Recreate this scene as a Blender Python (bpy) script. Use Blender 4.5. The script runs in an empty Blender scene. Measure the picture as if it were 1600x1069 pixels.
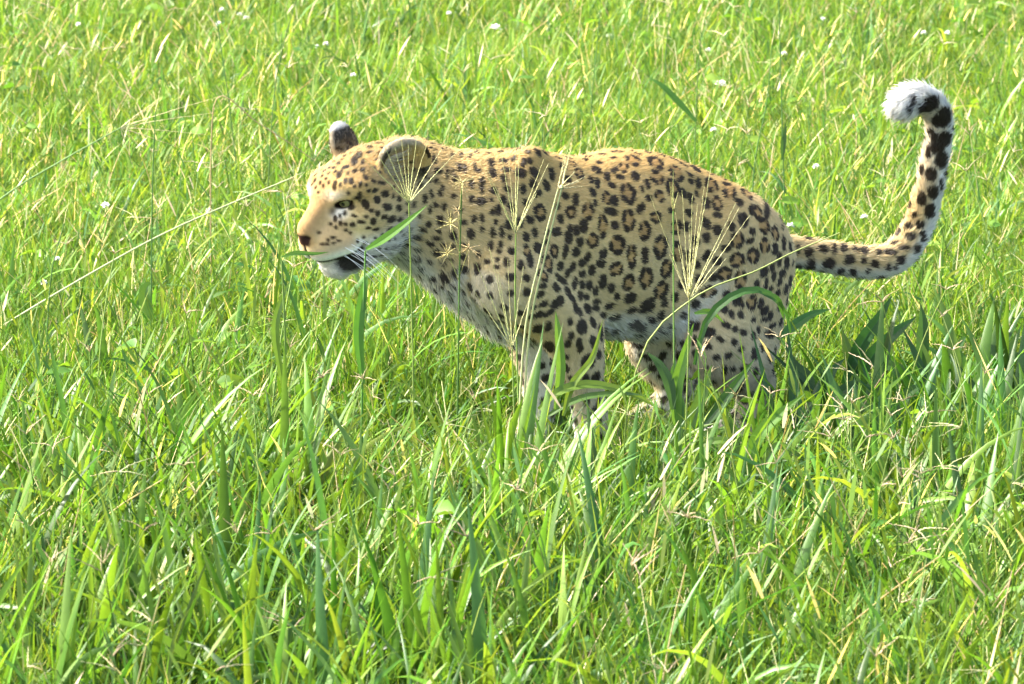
import bpy, math, random, time
import numpy as np
from mathutils import Vector, Matrix, kdtree

T0 = time.time()
rng = np.random.default_rng(7)
random.seed(7)
scene = bpy.context.scene
COL = scene.collection
QUICK = False

# ------------------------------------------------------------------ camera
CAM_D, CAM_H, PITCH = 9.2, 2.16, math.radians(12.0)
FPX = 8740.0                                     # focal length in photograph pixels (1600 wide)
cam_data = bpy.data.cameras.new('camera')
cam = bpy.data.objects.new('camera', cam_data)
COL.objects.link(cam)
cam.location = (0, -CAM_D, CAM_H)
cam.rotation_euler = (math.radians(90) - PITCH, 0, 0)
cam_data.sensor_width = 36.0
cam_data.lens = FPX / 1600 * 36.0
cam_data.clip_end = 500
cam_data.dof.use_dof = True
cam_data.dof.focus_distance = 9.25
cam_data.dof.aperture_fstop = 16.0
scene.camera = cam

# ------------------------------------------------------------------ light
SUN_EL, SUN_AZ = math.radians(41), math.radians(-74)   # azimuth from +Y (away from camera), negative = left
world = bpy.data.worlds.new('World')
scene.world = world
world.use_nodes = True
wn = world.node_tree.nodes
sky = wn.new('ShaderNodeTexSky')
sky.sky_type = 'NISHITA'
sky.sun_disc = False
sky.sun_elevation = SUN_EL
sky.sun_rotation = SUN_AZ
sky.air_density = 1.0
sky.dust_density = 5.0
sky.ozone_density = 0.6
world.node_tree.links.new(sky.outputs[0], wn['Background'].inputs[0])
wn['Background'].inputs[1].default_value = 0.14

sun_data = bpy.data.lights.new('sun', 'SUN')
sun = bpy.data.objects.new('sun', sun_data)
COL.objects.link(sun)
sun_data.energy = 3.5
sun_data.angle = math.radians(0.6)
sun_data.color = (1.0, 0.95, 0.86)
to_sun = Vector((math.sin(SUN_AZ) * math.cos(SUN_EL), math.cos(SUN_AZ) * math.cos(SUN_EL), math.sin(SUN_EL)))
sun.rotation_euler = to_sun.to_track_quat('Z', 'Y').to_euler()
sun.location = to_sun * 30

scene.view_settings.view_transform = 'Standard'
scene.view_settings.look = 'None'
scene.view_settings.exposure = 2.42
scene.view_settings.gamma = 1.0
scene.view_settings.use_curve_mapping = False
scene.cycles.max_bounces = 8
scene.cycles.diffuse_bounces = 4
scene.cycles.glossy_bounces = 2
scene.cycles.transmission_bounces = 6
scene.cycles.use_denoising = True

# ------------------------------------------------------------------ helpers
CT, ST = math.cos(PITCH), math.sin(PITCH)

def P(px, py, Y=0.0):
    """the point of the place seen at photograph pixel (px, py), at depth Y"""
    a, b = (px - 800) / FPX, (534.5 - py) / FPX
    d = np.array([a, CT + b * ST, -ST + b * CT])
    t = (Y + CAM_D) / d[1]
    return np.array([0, -CAM_D, CAM_H]) + d * t

def project(p):
    p = np.asarray(p, float)
    q = p - np.array([0, -CAM_D, CAM_H])
    z = q[..., 1] * CT - q[..., 2] * ST
    u = q[..., 1] * ST + q[..., 2] * CT
    return np.stack([800 + FPX * q[..., 0] / z, 534.5 - FPX * u / z], -1)

def G(px, py, z=0.0):
    """the ground point (height z) seen at a photograph pixel"""
    a, b = (px - 800) / FPX, (534.5 - py) / FPX
    d = np.array([a, CT + b * ST, -ST + b * CT])
    t = (z - CAM_H) / d[2]
    return np.array([0, -CAM_D, CAM_H]) + d * t

S = 930.0

def nrm(v):
    v = np.asarray(v, float)
    return v / (np.linalg.norm(v, axis=-1, keepdims=True) + 1e-12)

def smoothstep(a, b, x):
    t = np.clip((x - a) / (b - a), 0, 1)
    return t * t * (3 - 2 * t)

def mesh_from(name, V, F, smooth=True):
    me = bpy.data.meshes.new(name)
    V = np.asarray(V, np.float32)
    F = np.asarray(F, np.int32)
    me.vertices.add(len(V)); me.vertices.foreach_set('co', V.ravel())
    n = F.shape[1]
    me.loops.add(F.size); me.loops.foreach_set('vertex_index', F.ravel())
    me.polygons.add(len(F))
    me.polygons.foreach_set('loop_start', np.arange(0, F.size, n, dtype=np.int32))
    me.update(calc_edges=True)
    if smooth:
        me.polygons.foreach_set('use_smooth', np.ones(len(F), bool))
    return me

def tag(o, label=None, category=None, group=None, kind=None):
    if label: o['label'] = label
    if category: o['category'] = category
    if group: o['group'] = group
    if kind: o['kind'] = kind
    return o

def new_mat(name):
    m = bpy.data.materials.new(name)
    m.use_nodes = True
    nt = m.node_tree
    nt.nodes.clear()
    out = nt.nodes.new('ShaderNodeOutputMaterial')
    return m, nt, out

def value_noise(p, seed=0):
    """cheap smooth 3-D value noise in 0..1"""
    p = np.asarray(p, float)
    i = np.floor(p).astype(np.int64)
    f = p - i
    f = f * f * (3 - 2 * f)
    def h(ix, iy, iz):
        n = (ix * 73856093) ^ (iy * 19349663) ^ (iz * 83492791) ^ (seed * 2654435761)
        n = (n ^ (n >> 13)) * 1274126177
        n = n & 0x7fffffff
        n = (n ^ (n >> 16)) & 0xffff
        return n / 65535.0
    r = 0
    for dx in (0, 1):
        for dy in (0, 1):
            for dz in (0, 1):
                w = (f[:, 0] if dx else 1 - f[:, 0]) * (f[:, 1] if dy else 1 - f[:, 1]) * (f[:, 2] if dz else 1 - f[:, 2])
                r = r + w * h(i[:, 0] + dx, i[:, 1] + dy, i[:, 2] + dz)
    return r

# ================================================================== LEOPARD
PSI = math.radians(36)                            # the body is turned this much towards the camera
BACK = np.array([math.cos(PSI), math.sin(PSI), 0])     # from shoulders to rump
LEFT = np.array([math.sin(PSI), -math.cos(PSI), 0])    # the animal's left: the side seen
UP = np.array([0, 0, 1.0])

def SY(px):                                        # depth of the spine over picture column px
    return (px - 850) / S * math.tan(PSI)

def Q(px, py, lat=0.0, dY=0.0):
    """point given by its picture place, lying `lat` metres to the animal's left of the spine plane"""
    # spine column whose lateral offset lands on px
    px0 = px - lat * LEFT[0] * S
    return P(px, py, SY(px0) + lat * LEFT[1] + dY)

# head frame (units: metres per head-cm)
HU = 0.0114
hy, hp, hr = math.radians(40), math.radians(20), math.radians(0)
HF = np.array([-math.cos(hy) * math.cos(hp), -math.sin(hy) * math.cos(hp), -math.sin(hp)])
HL = np.array([math.sin(hy), -math.cos(hy), 0.0])
HT = np.cross(HF, HL)
HO = P(541, 317, -0.23) - HU * (HF * 5.8 + HL * 3.7 + HT * 2.6)

def H(f, l, t):
    return HO + HU * (HF * f + HL * l + HT * t)

# ---- grid: finer around the head
def axis(lo, hi, flo, fhi, c, f):
    xs = [lo]
    while xs[-1] < hi:
        x = xs[-1]
        if flo < x < fhi: st = f
        else:
            d = max(flo - x, x - fhi)
            st = min(c, f + d * 0.12)
        xs.append(x + st)
    return np.array(xs)

GC, GF = (0.0052, 0.0030) if not QUICK else (0.008, 0.005)
c0 = HO
gx = axis(-0.40, 0.80, c0[0] - 0.17, c0[0] + 0.13, GC, GF)
gy = axis(-0.46, 0.50, c0[1] - 0.17, c0[1] + 0.13, GC, GF)
gz = axis(-0.02, 0.80, c0[2] - 0.14, c0[2] + 0.13, GC, GF)
FLD = np.full((len(gx), len(gy), len(gz)), 1.0, np.float32)

prims = []          # kept for flow / region lookups: (dist_fn, flow_dir, region)

def _box(lo, hi):
    i = [max(0, np.searchsorted(g, a) - 1) for g, a in zip((gx, gy, gz), lo)]
    j = [min(len(g), np.searchsorted(g, b) + 1) for g, b in zip((gx, gy, gz), hi)]
    return tuple(slice(a, b) for a, b in zip(i, j))

def _pts(sl):
    X, Y, Z = np.meshgrid(gx[sl[0]], gy[sl[1]], gz[sl[2]], indexing='ij')
    return X, Y, Z

def smin(a, b, k):
    h = np.maximum(k - np.abs(a - b), 0) / k
    return np.minimum(a, b) - h * h * k * 0.25

def put(fn, lo, hi, k, mode='add'):
    m = k + 0.012
    sl = _box(np.asarray(lo) - m, np.asarray(hi) + m)
    X, Y, Z = _pts(sl)
    p = np.stack([X, Y, Z], -1).astype(np.float32)
    d = fn(p).astype(np.float32)
    cur = FLD[sl]
    if mode == 'add': FLD[sl] = smin(cur, d, k)
    else: FLD[sl] = -smin(-cur, d, k)

def cone_fn(a, b, ra, rb, sq=None, k=1.0):
    a = np.asarray(a, float); b = np.asarray(b, float)
    def tr(p):
        if sq is None or k == 1.0: return p
        q = p - a
        return a + q + (k - 1) * (q @ sq)[..., None] * sq
    b2 = tr(b[None])[0]
    ab = b2 - a
    L2 = float(ab @ ab) + 1e-12
    def fn(p):
        q = tr(p) - a
        t = np.clip((q @ ab) / L2, 0, 1)
        # smooth radius
        d = np.sqrt(np.maximum(((q - t[..., None] * ab) ** 2).sum(-1), 1e-12)) - (ra + (rb - ra) * t)
        return d / (1 + (k - 1) * 0.35) if k > 1 else d
    return fn

def cone(a, b, ra, rb, k=0.02, sq=None, sk=1.0, region='torso', flow=None, mode='add'):
    fn = cone_fn(a, b, ra, rb, sq, sk)
    r = max(ra, rb)
    lo = np.minimum(a, b) - r; hi = np.maximum(a, b) + r
    put(fn, lo, hi, k, mode)
    if mode == 'add':
        prims.append((fn, nrm(np.asarray(b) - np.asarray(a)) if flow is None else nrm(flow), region, lo, hi))

def ell(c, R3, axes, k=0.02, region='torso', flow=None, mode='add'):
    c = np.asarray(c, float); A = np.asarray(axes, float); R3 = np.asarray(R3, float)
    def fn(p):
        q = (p - c) @ A.T
        k0 = np.sqrt(((q / R3) ** 2).sum(-1)) + 1e-9
        k1 = np.sqrt(((q / (R3 ** 2)) ** 2).sum(-1)) + 1e-9
        return k0 * (k0 - 1) / k1
    r = R3.max()
    put(fn, c - r, c + r, k, mode)
    if mode == 'add':
        prims.append((fn, nrm(flow if flow is not None else BACK), region, c - r, c + r))

def chain(pts, k=0.02, region='torso', sq=None, sk=1.0):
    for (p, r), (q, s) in zip(pts[:-1], pts[1:]):
        cone(p, q, r, s, k, sq, sk, region)

# ---- torso loft along the body axis: (spine column px, top py, bottom py, half width m)
TORSO = [
    (700, 300, 420, 0.050),
    (745, 262, 470, 0.078),
    (795, 243, 505, 0.094),
    (850, 247, 516, 0.104),
    (905, 248, 518, 0.112),
    (965, 237, 522, 0.122),
    (1020, 240, 524, 0.126),
    (1075, 258, 512, 0.118),
    (1125, 282, 488, 0.104),
    (1168, 314, 470, 0.086),
    (1196, 352, 455, 0.054),
    (1222, 392, 430, 0.026),
]
tp = np.array(TORSO, float)
ORG = P(850, 400, 0.0) * np.array([1, 1, 0])
ts, tz0, tz1 = [], [], []
for px, a, b, w in TORSO:
    c = P(px, a, SY(px)); d = P(px, b, SY(px))
    ts.append((c - ORG) @ BACK); tz1.append(c[2]); tz0.append(d[2])
ts, tz0, tz1 = map(np.array, (ts, tz0, tz1)); tw = tp[:, 3]

def catmull(x, xp, yp):
    i = np.clip(np.searchsorted(xp, x) - 1, 0, len(xp) - 2)
    m = np.gradient(yp, xp)
    h = xp[i + 1] - xp[i]
    t = np.clip((x - xp[i]) / h, 0, 1)
    return ((2 * t**3 - 3 * t**2 + 1) * yp[i] + (t**3 - 2 * t**2 + t) * h * m[i]
            + (-2 * t**3 + 3 * t**2) * yp[i + 1] + (t**3 - t**2) * h * m[i + 1])

def torso_fn(p):
    q = p - ORG
    s = q @ BACK; v = q @ LEFT; z = p[..., 2]
    sc = np.clip(s, ts[0], ts[-1])
    lo = catmull(sc, ts, tz0); hi = catmull(sc, ts, tz1); w = catmull(sc, ts, tw)
    zc = lo + (hi - lo) * 0.48; h = np.where(z > zc, hi - zc, zc - lo)
    e = 2.15
    rr = (np.abs(v / w) ** e + np.abs((z - zc) / h) ** e) ** (1 / e)
    d = (rr - 1) * np.minimum(h, w)
    return np.maximum(d, np.maximum(s - ts[-1], ts[0] - s))

c = ORG + BACK * (ts[0] + ts[-1]) / 2
put(torso_fn, [min((ORG + BACK * ts[0])[0], 0) - .15, -0.42, tz0.min()], [(ORG + BACK * ts[-1])[0] + .15, 0.48, tz1.max()], 0.01)
prims.append((torso_fn, nrm(BACK - UP * 0.22), 'torso', np.array([-1, -1, 0]), np.array([1, 1, 1])))

# ---- neck and throat
chain([(Q(835, 345, 0), 0.098), (Q(745, 340, 0), 0.092), (H(-7.5, 0, -2.6), 0.076), (H(-2.5, 0, -0.8), 0.070)][::-1], 0.04, 'neck')
chain([(Q(820, 450, 0.0), 0.064), (Q(745, 412, 0), 0.058), (H(-4.5, -0.5, -6.5), 0.048)][::-1], 0.05, 'neck')
cone(Q(805, 458, 0), Q(778, 415, 0), 0.060, 0.056, 0.05, region='neck', flow=BACK - UP)

# ---- shoulders and forelegs
def foreleg(side, sc, sh, el, wr, pw, reg):
    cone(sc, sh, 0.040, 0.052, 0.04, LEFT, 1.5, 'torso', flow=BACK * 0.7 - UP)
    cone(sh, el, 0.058, 0.046, 0.035, LEFT, 1.25, reg)
    mid = el + (wr - el) * 0.35
    cone(el, mid, 0.045, 0.037, 0.03, None, 1, reg)
    cone(mid, wr, 0.037, 0.024, 0.02, None, 1, reg)
    cone(wr, pw, 0.024, 0.027, 0.02, None, 1, reg)
    toe = pw + np.array([-0.042, -0.028, -0.010])
    cone(pw, toe, 0.028, 0.024, 0.02, None, 1, reg)
    for u in (-1.5, -0.5, 0.5, 1.5):
        b = toe + nrm(np.array([0.55, -0.83, 0])) * u * 0.0135 + np.array([-0.012, -0.008, -0.003])
        cone(toe + (b - toe) * 0.4, b, 0.013, 0.0125, 0.006, None, 1, reg, flow=[-.8, -.5, -.3])

foreleg(1, Q(838, 268, 0.055), Q(800, 440, 0.095), Q(893, 512, 0.092), Q(924, 655, 0.085), Q(922, 738, 0.085), 'foreleg')
foreleg(-1, Q(790, 285, -0.055), Q(752, 440, -0.09), Q(838, 510, -0.085), Q(846, 625, -0.08), Q(836, 688, -0.08), 'foreleg')
# triceps and elbow
cone(Q(872, 400, 0.085), Q(900, 500, 0.09), 0.045, 0.036, 0.04, LEFT, 1.5, 'foreleg')

# folds behind the shoulder blade and before the thigh
def groove(pts, r=0.024, k=0.05):
    for a, b in zip(pts[:-1], pts[1:]):
        cone(a, b, r, r, k, region='torso', mode='sub')
groove([Q(872, 262, 0.088), Q(892, 330, 0.131), Q(915, 420, 0.146), Q(948, 490, 0.142)])
groove([Q(838, 318, 0.122), Q(850, 380, 0.138)], 0.02)

# ---- hindquarters
def hindleg(hip, kn, ho, pw, reg, lat):
    cone(hip, kn, 0.102, 0.058, 0.045, LEFT, 1.55, reg)
    cone(kn, kn + (ho - kn) * 0.55, 0.057, 0.047, 0.03, LEFT, 1.15, reg)
    cone(kn + (ho - kn) * 0.55, ho, 0.045, 0.025, 0.025, None, 1, reg)
    cone(ho, pw, 0.0235, 0.025, 0.02, None, 1, reg)
    toe = pw + np.array([-0.040, -0.026, -0.010])
    cone(pw, toe, 0.027, 0.023, 0.02, None, 1, reg)
    for u in (-1.5, -0.5, 0.5, 1.5):
        b = toe + nrm(np.array([0.55, -0.83, 0])) * u * 0.013 + np.array([-0.012, -0.008, -0.003])
        cone(toe + (b - toe) * 0.4, b, 0.013, 0.012, 0.006, None, 1, reg, flow=[-.8, -.5, -.3])

hindleg(Q(1143, 402, 0.062), Q(1122, 532, 0.098), Q(1184, 598, 0.085), Q(1163, 668, 0.085), 'hindleg', 1)
hindleg(Q(1110, 410, -0.060), Q(1030, 520, -0.095), Q(1062, 590, -0.085), Q(1040, 640, -0.085), 'hindleg', -1)
# back of the thigh
cone(Q(1186, 410, 0.060), Q(1186, 520, 0.08), 0.060, 0.042, 0.04, LEFT, 1.4, 'hindleg')
cone(Q(1150, 415, -0.055), Q(1110, 520, -0.08), 0.055, 0.038, 0.04, LEFT, 1.4, 'hindleg')

groove([Q(1075, 385, 0.146), Q(1072, 450, 0.152), Q(1058, 510, 0.145)], 0.024)
groove([Q(1105, 300, 0.108), Q(1092, 345, 0.136)], 0.02)
# ---- tail
TAILPX = [(1212, 392, 27), (1250, 394, 25), (1300, 402, 25.5), (1345, 409, 25.5), (1385, 407, 25.5), (1413, 388, 25.5), (1433, 355, 24.5),
          (1446, 315, 23.5), (1455, 275, 22.5), (1463, 235, 21.5), (1468, 200, 21), (1463, 172, 21), (1448, 157, 22), (1428, 154, 23), (1412, 164, 23)]
tail = []
for i, (x, y, r) in enumerate(TAILPX):
    tail.append((P(x, y, SY(1212) + 0.02 + 0.07 * min(1, i / 6) - 0.03 * max(0, (i - 10) / 4)), (r - 3.0) / S))
def resample(pts, n):
    p = np.array([np.append(a, r) for a, r in pts]); x = np.arange(len(p), dtype=float)
    xi = np.linspace(0, len(p) - 1, n)
    q = np.stack([catmull(xi, x, p[:, i]) for i in range(4)], -1)
    return [(a[:3], a[3]) for a in q]
tail = resample(tail, 46)
chain(tail, 0.004, 'tail')
TAIL_PTS = np.array([t[0] for t in tail])

# ---- head
HA = np.stack([HF, HL, HT])
def hell(c, r, k=1.5, mode='add', ax=HA, flow=None):
    ell(H(*c), np.array(r) * HU, ax, k * HU, 'head', flow if flow is not None else -HF, mode)
def hcone(a, b, ra, rb, k=1.5, mode='add', sq=None, sk=1.0, flow=None):
    cone(H(*a), H(*b), ra * HU, rb * HU, k * HU, sq, sk, 'head', flow if flow is not None else -HF, mode)

hell((-1.0, 0, 0.6), (7.6, 6.6, 6.1), 2)
hell((3.4, 0, 3.0), (4.6, 4.9, 3.6), 2)
for s in (1, -1):
    hell((1.6, 4.0 * s, -2.4), (4.6, 2.9, 3.9), 2.2)          # cheek
    hcone((5.4, 3.0 * s, 4.35), (3.2, 4.9 * s, 3.9), 1.05, 1.2, 1.4)   # brow
    hcone((6.2, 3.0 * s, -0.2), (3.0, 5.3 * s, -0.2), 1.5, 1.7, 1.5)  # cheekbone
    hcone((2.4, 3.4 * s, -5.5), (8.2, 1.0 * s, -6.7), 2.35, 1.6, 1.4)   # lower jaw
hcone((4.2, 0, -0.5), (9.4, 0, -2.0), 4.1, 3.0, 1.6)
hcone((4.6, 0, 3.5), (11.0, 0, 0.5), 2.1, 1.5, 1.2)          # bridge of the nose
for s in (1, -1):
    hcone((9.4, 1.6 * s, -2.7), (7.2, 2.9 * s, -3.2), 2.3, 2.1, 1.0)   # whisker pads
hell((8.3, 0, -6.5), (1.8, 1.9, 1.7), 1.0)                    # chin
hell((11.5, 0, -0.35), (1.0, 1.65, 1.0), 0.7)                  # nose leather
hell((9.6, 0, -3.0), (2.6, 2.9, 2.0), 1.0)                    # squared front of the upper lip
# mouth line
for s in (1, -1):
    chainpts = [(11.6, 0.1 * s, -4.1), (10.0, 1.9 * s, -4.9), (7.6, 3.4 * s, -4.9), (5.4, 4.5 * s, -4.2)]
    for a, b in zip(chainpts[:-1], chainpts[1:]):
        hcone(a, b, 0.30, 0.30, 0.5, 'sub')
    hcone((12.5, 0.75 * s, -0.55), (11.9, 1.35 * s, -0.35), 0.30, 0.2, 0.3, 'sub')   # nostril
    # eye socket
    hell((6.1, 3.5 * s, 2.6), (1.15, 1.5, 0.62), 0.5, 'sub')
    hcone((6.85, 2.5 * s, 3.3), (4.9, 4.5 * s, 3.45), 0.5, 0.45, 0.5)   # upper lid
hcone((12.7, 0, -1.2), (12.1, 0, -4.0), 0.16, 0.18, 0.4, 'sub')
# ears: a rounded cup, open side turned outwards and back
def ear(base, tip_dir, open_dir, size):
    t = nrm(tip_dir); o = nrm(open_dir - t * (open_dir @ t)); w = np.cross(t, o)
    c = base + t * 0.46 * size
    ell(c, np.array([0.62, 0.24, 0.66]) * size, np.stack([t, o, w]), 0.012, 'ear', t)
    ell(c + o * 0.25 * size + t * 0.02 * size, np.array([0.585, 0.28, 0.615]) * size, np.stack([t, o, w]), 0.006, 'ear', t, 'sub')
    return c, t, o, w
EARS = []
EARS.append(ear(H(-2.7, 5.4, 2.6), HT * 0.85 + HL * 0.45 - HF * 0.48, HF * 0.35 + HL * 0.92, 0.068))
EARS.append(ear(H(-2.4, -4.9, 4.0), HT * 0.95 - HL * 0.30 - HF * 0.20, HF * 0.45 - HL * 0.9, 0.060))
print('field', round(time.time() - T0, 1), FLD.shape)

# ---- surface nets
def surface_nets(F, xs, ys, zs):
    nx, ny, nz = F.shape
    ins = F < 0
    C = [ins[i:nx - 1 + i, j:ny - 1 + j, k:nz - 1 + k] for i in (0, 1) for j in (0, 1) for k in (0, 1)]
    anyin = np.logical_or.reduce(C); allin = np.logical_and.reduce(C)
    cell = anyin & ~allin
    ci, cj, ck = np.nonzero(cell)
    idx = np.full(cell.shape, -1, np.int64)
    idx[ci, cj, ck] = np.arange(len(ci))
    acc = np.zeros((len(ci), 3)); cnt = np.zeros(len(ci))
    corners = [(i, j, k) for i in (0, 1) for j in (0, 1) for k in (0, 1)]
    vals = {c: F[ci + c[0], cj + c[1], ck + c[2]].astype(float) for c in corners}
    pos = {c: np.stack([xs[ci + c[0]], ys[cj + c[1]], zs[ck + c[2]]], -1) for c in corners}
    for a in corners:
        for d in range(3):
            if a[d] == 1: continue
            b = list(a); b[d] = 1; b = tuple(b)
            va, vb = vals[a], vals[b]
            m = (va < 0) != (vb < 0)
            t = np.where(m, va / np.where(m, va - vb, 1), 0)
            acc += np.where(m[:, None], pos[a] + (pos[b] - pos[a]) * t[:, None], 0)
            cnt += m
    V = acc / cnt[:, None]
    quads = []
    for d in range(3):
        sl0 = [slice(None)] * 3; sl1 = [slice(None)] * 3
        sl0[d] = slice(0, -1); sl1[d] = slice(1, None)
        A, B = ins[tuple(sl0)], ins[tuple(sl1)]
        e = np.stack(np.nonzero(A != B), -1)
        u, v = (d + 1) % 3, (d + 2) % 3
        ok = (e[:, u] > 0) & (e[:, v] > 0) & (e[:, u] < F.shape[u] - 1) & (e[:, v] < F.shape[v] - 1)
        e = e[ok]
        inside_first = A[e[:, 0], e[:, 1], e[:, 2]]
        def cidx(du, dv):
            q = e.copy(); q[:, u] -= du; q[:, v] -= dv
            return idx[q[:, 0], q[:, 1], q[:, 2]]
        quad = np.stack([cidx(1, 1), cidx(0, 1), cidx(0, 0), cidx(1, 0)], -1)
        quad[~inside_first] = quad[~inside_first][:, ::-1]
        quads.append(quad)
    return V, np.concatenate(quads)

LV, LF = surface_nets(FLD, gx, gy, gz)
del FLD
# drop loose crumbs: keep vertices connected to the largest piece
par = np.arange(len(LV))
E2 = np.concatenate([LF[:, [0, 1]], LF[:, [1, 2]], LF[:, [2, 3]]])
for _ in range(60):
    m = np.minimum(par[E2[:, 0]], par[E2[:, 1]])
    old = par.copy()
    np.minimum.at(par, E2[:, 0], m); np.minimum.at(par, E2[:, 1], m)
    par = par[par]
    if (par == old).all(): break
# light smoothing
for _ in range(3):
    sm = np.zeros_like(LV); ct = np.zeros(len(LV))
    for a, b in ((0, 1), (1, 2), (2, 3), (3, 0)):
        np.add.at(sm, LF[:, a], LV[LF[:, b]]); np.add.at(ct, LF[:, a], 1)
    LV = LV * 0.5 + 0.5 * sm / ct[:, None]
fn_ = np.cross(LV[LF[:, 2]] - LV[LF[:, 0]], LV[LF[:, 3]] - LV[LF[:, 1]])
LN = np.zeros_like(LV)
for a in range(4): np.add.at(LN, LF[:, a], fn_)
LN = nrm(LN)
print('surface', round(time.time() - T0, 1), len(LV), len(LF))

# ---- fur direction and region of every vertex
REG = ['torso', 'neck', 'head', 'foreleg', 'hindleg', 'tail', 'ear']
flow = np.zeros_like(LV); wreg = np.zeros((len(LV), len(REG)))
for fn, fl, reg, lo, hi in prims:
    m = ((LV > lo - 0.05) & (LV < hi + 0.05)).all(1)
    if not m.any(): continue
    w = np.exp(-(np.abs(fn(LV[m])) / 0.012) ** 2)
    flow[m] += w[:, None] * fl
    wreg[m, REG.index(reg)] += w
flow -= (flow * LN).sum(1, keepdims=True) * LN
flow = nrm(flow)
reg_id = wreg.argmax(1)

# ---- coat: base colour, then spots.  All of it is a function of the place on the animal.
WHITE = np.array([0.79, 0.77, 0.70]); CREAM = np.array([0.68, 0.54, 0.285]); TAWNY = np.array([0.64, 0.455, 0.185])
GOLD = np.array([0.59, 0.40, 0.145]); DARK = np.array([0.022, 0.014, 0.009]); ROSE = np.array([0.47, 0.28, 0.095])

def mixc(a, b, t):
    t = np.asarray(t)[..., None]
    return a * (1 - t) + b * t

def coat_base(p, n, wr):
    """base coat colour (no spots) at points p with normals n and region weights wr (N, 7)"""
    wr = wr / (wr.sum(1, keepdims=True) + 1e-9)
    q = p - ORG
    s = np.clip(q @ BACK, ts[0], ts[-1])
    lo = catmull(s, ts, tz0); hi = catmull(s, ts, tz1)
    h = (p[:, 2] - lo) / (hi - lo)
    wob = (value_noise(p * 22, 3) - 0.5) * 0.10
    h2 = h + wob + n[:, 2] * 0.06
    fr = smoothstep(0.28, 0.18, s)
    body = mixc(WHITE, CREAM, smoothstep(0.27 - 0.23 * fr, 0.46 - 0.26 * fr, h2))
    body = mixc(body, TAWNY, smoothstep(0.36, 0.80, h2))
    body = mixc(body, GOLD, smoothstep(0.80, 1.04, h2))
    # neck: white throat
    th = -n[:, 2] * 0.8 + (n @ HF) * 0.3
    neck = mixc(mixc(CREAM, TAWNY, smoothstep(-0.2, 0.75, n[:, 2])), WHITE, smoothstep(0.48, 0.86, th + wob))
    # legs: pale, whiter inside and low down
    side = np.sign(q @ LEFT)
    ins = smoothstep(-0.1, 0.6, -(n @ LEFT) * side)
    legc = mixc(mixc(CREAM, TAWNY, smoothstep(0.30, 0.50, p[:, 2]) * 0.85), WHITE, np.clip(0.85 * ins + 0.35 * smoothstep(0.25, 0.10, p[:, 2]), 0, 1))
    # tail: pale below, white tip
    d = np.linalg.norm(p[:, None, :] - TAIL_PTS[None], axis=-1)
    ti = d.argmin(1) / (len(TAIL_PTS) - 1)
    tdir = np.gradient(TAIL_PTS, axis=0)[d.argmin(1)]
    out = -np.cross(nrm(tdir), np.array([0, 1.0, 0]))
    under = smoothstep(-0.1, 0.75, (n * out).sum(1))
    tc = mixc(CREAM * 0.7 + TAWNY * 0.3, WHITE, np.maximum(under, smoothstep(0.45, 0.70, ti) * 0.55))
    tc = mixc(tc, np.array([0.80, 0.78, 0.72]), smoothstep(0.86, 0.93, ti))
    # head
    hf = (p - HO) @ HF / HU; hl = np.abs((p - HO) @ HL) / HU; ht = (p - HO) @ HT / HU
    hc = mixc(WHITE, CREAM, smoothstep(-4.5, -1.2, ht + wob * 8))
    hc = mixc(hc, TAWNY, smoothstep(-0.6, 3.2, ht + wob * 8))
    hc = mixc(hc, GOLD * 0.86, smoothstep(2.5, 5.0, ht) * 0.9)
    # muzzle bridge, orange tawny
    br = smoothstep(2.9, 1.3, hl) * smoothstep(4.6, 6.4, hf) * smoothstep(-2.6, -1.2, ht)
    hc = mixc(hc, np.array([0.37, 0.235, 0.105]), br * 0.95)
    side_m = smoothstep(6.3, 7.6, hf) * smoothstep(-3.9, -2.6, ht)
    hc = mixc(hc, np.array([0.43, 0.285, 0.135]), side_m * (1 - br) * 0.7)
    # pale patches round the eye
    def blob(c, r):
        return np.exp(-(((hf - c[0]) / r[0]) ** 2 + ((hl - c[1]) / r[1]) ** 2 + ((ht - c[2]) / r[2]) ** 2))
    hc = mixc(hc, WHITE, np.clip(1.1 * blob((6.8, 3.0, 1.4), (1.2, 1.3, 0.8)) + 0.45 * blob((6.6, 2.9, 4.2), (1.2, 1.6, 0.7)), 0, 0.75))
    hc = mixc(hc, WHITE * 0.88, smoothstep(-3.9, -4.8, ht))                           # chin
    hc = mixc(hc, WHITE, np.clip(blob((10.2, 1.6, -4.1), (1.0, 1.2, 0.7)), 0, 1) * 0.8)
    # black lip patch at the corner of the mouth and the lip line
    lip = np.clip(3.2 * blob((7.5, 3.2, -6.0), (2.3, 2.8, 1.7)) - 0.8, 0, 1) * smoothstep(-3.9, -4.6, ht)
    mouth = np.clip(2.2 * np.exp(-((ht + 4.75 - 0.25 * np.clip(7 - hf, 0, 2)) / 0.42) ** 2) - 0.3, 0, 1) * smoothstep(5.2, 6.2, hf)
    hc = mixc(hc, DARK, np.clip(lip + mouth, 0, 1) * 0.96)
    # eye rims and tear line
    ed = ((hf - 6.1) / 1.6) ** 2 + ((hl - 3.5) / 1.75) ** 2 + ((ht - 2.65) / 0.85) ** 2
    hc = mixc(hc, DARK, smoothstep(1.0, 0.6, ed))
    hc = mixc(hc, DARK, np.clip(1.6 * blob((7.3, 2.3, 1.9), (0.9, 0.65, 0.85)) - 0.3, 0, 1))
    hc = mixc(hc, DARK, np.clip(1.7 * blob((4.5, 5.0, 3.2), (1.0, 0.9, 0.42)) - 0.3, 0, 1))
    # nose leather
    ns = smoothstep(11.0, 11.6, hf + wob * 4) * smoothstep(1.7, 1.2, hl + 0.35 * np.abs(ht + 0.5)) * smoothstep(-1.8, -1.4, ht) * smoothstep(0.55, 0.0, ht)
    hc = mixc(hc, np.array([0.040, 0.022, 0.018]), ns)
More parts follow.
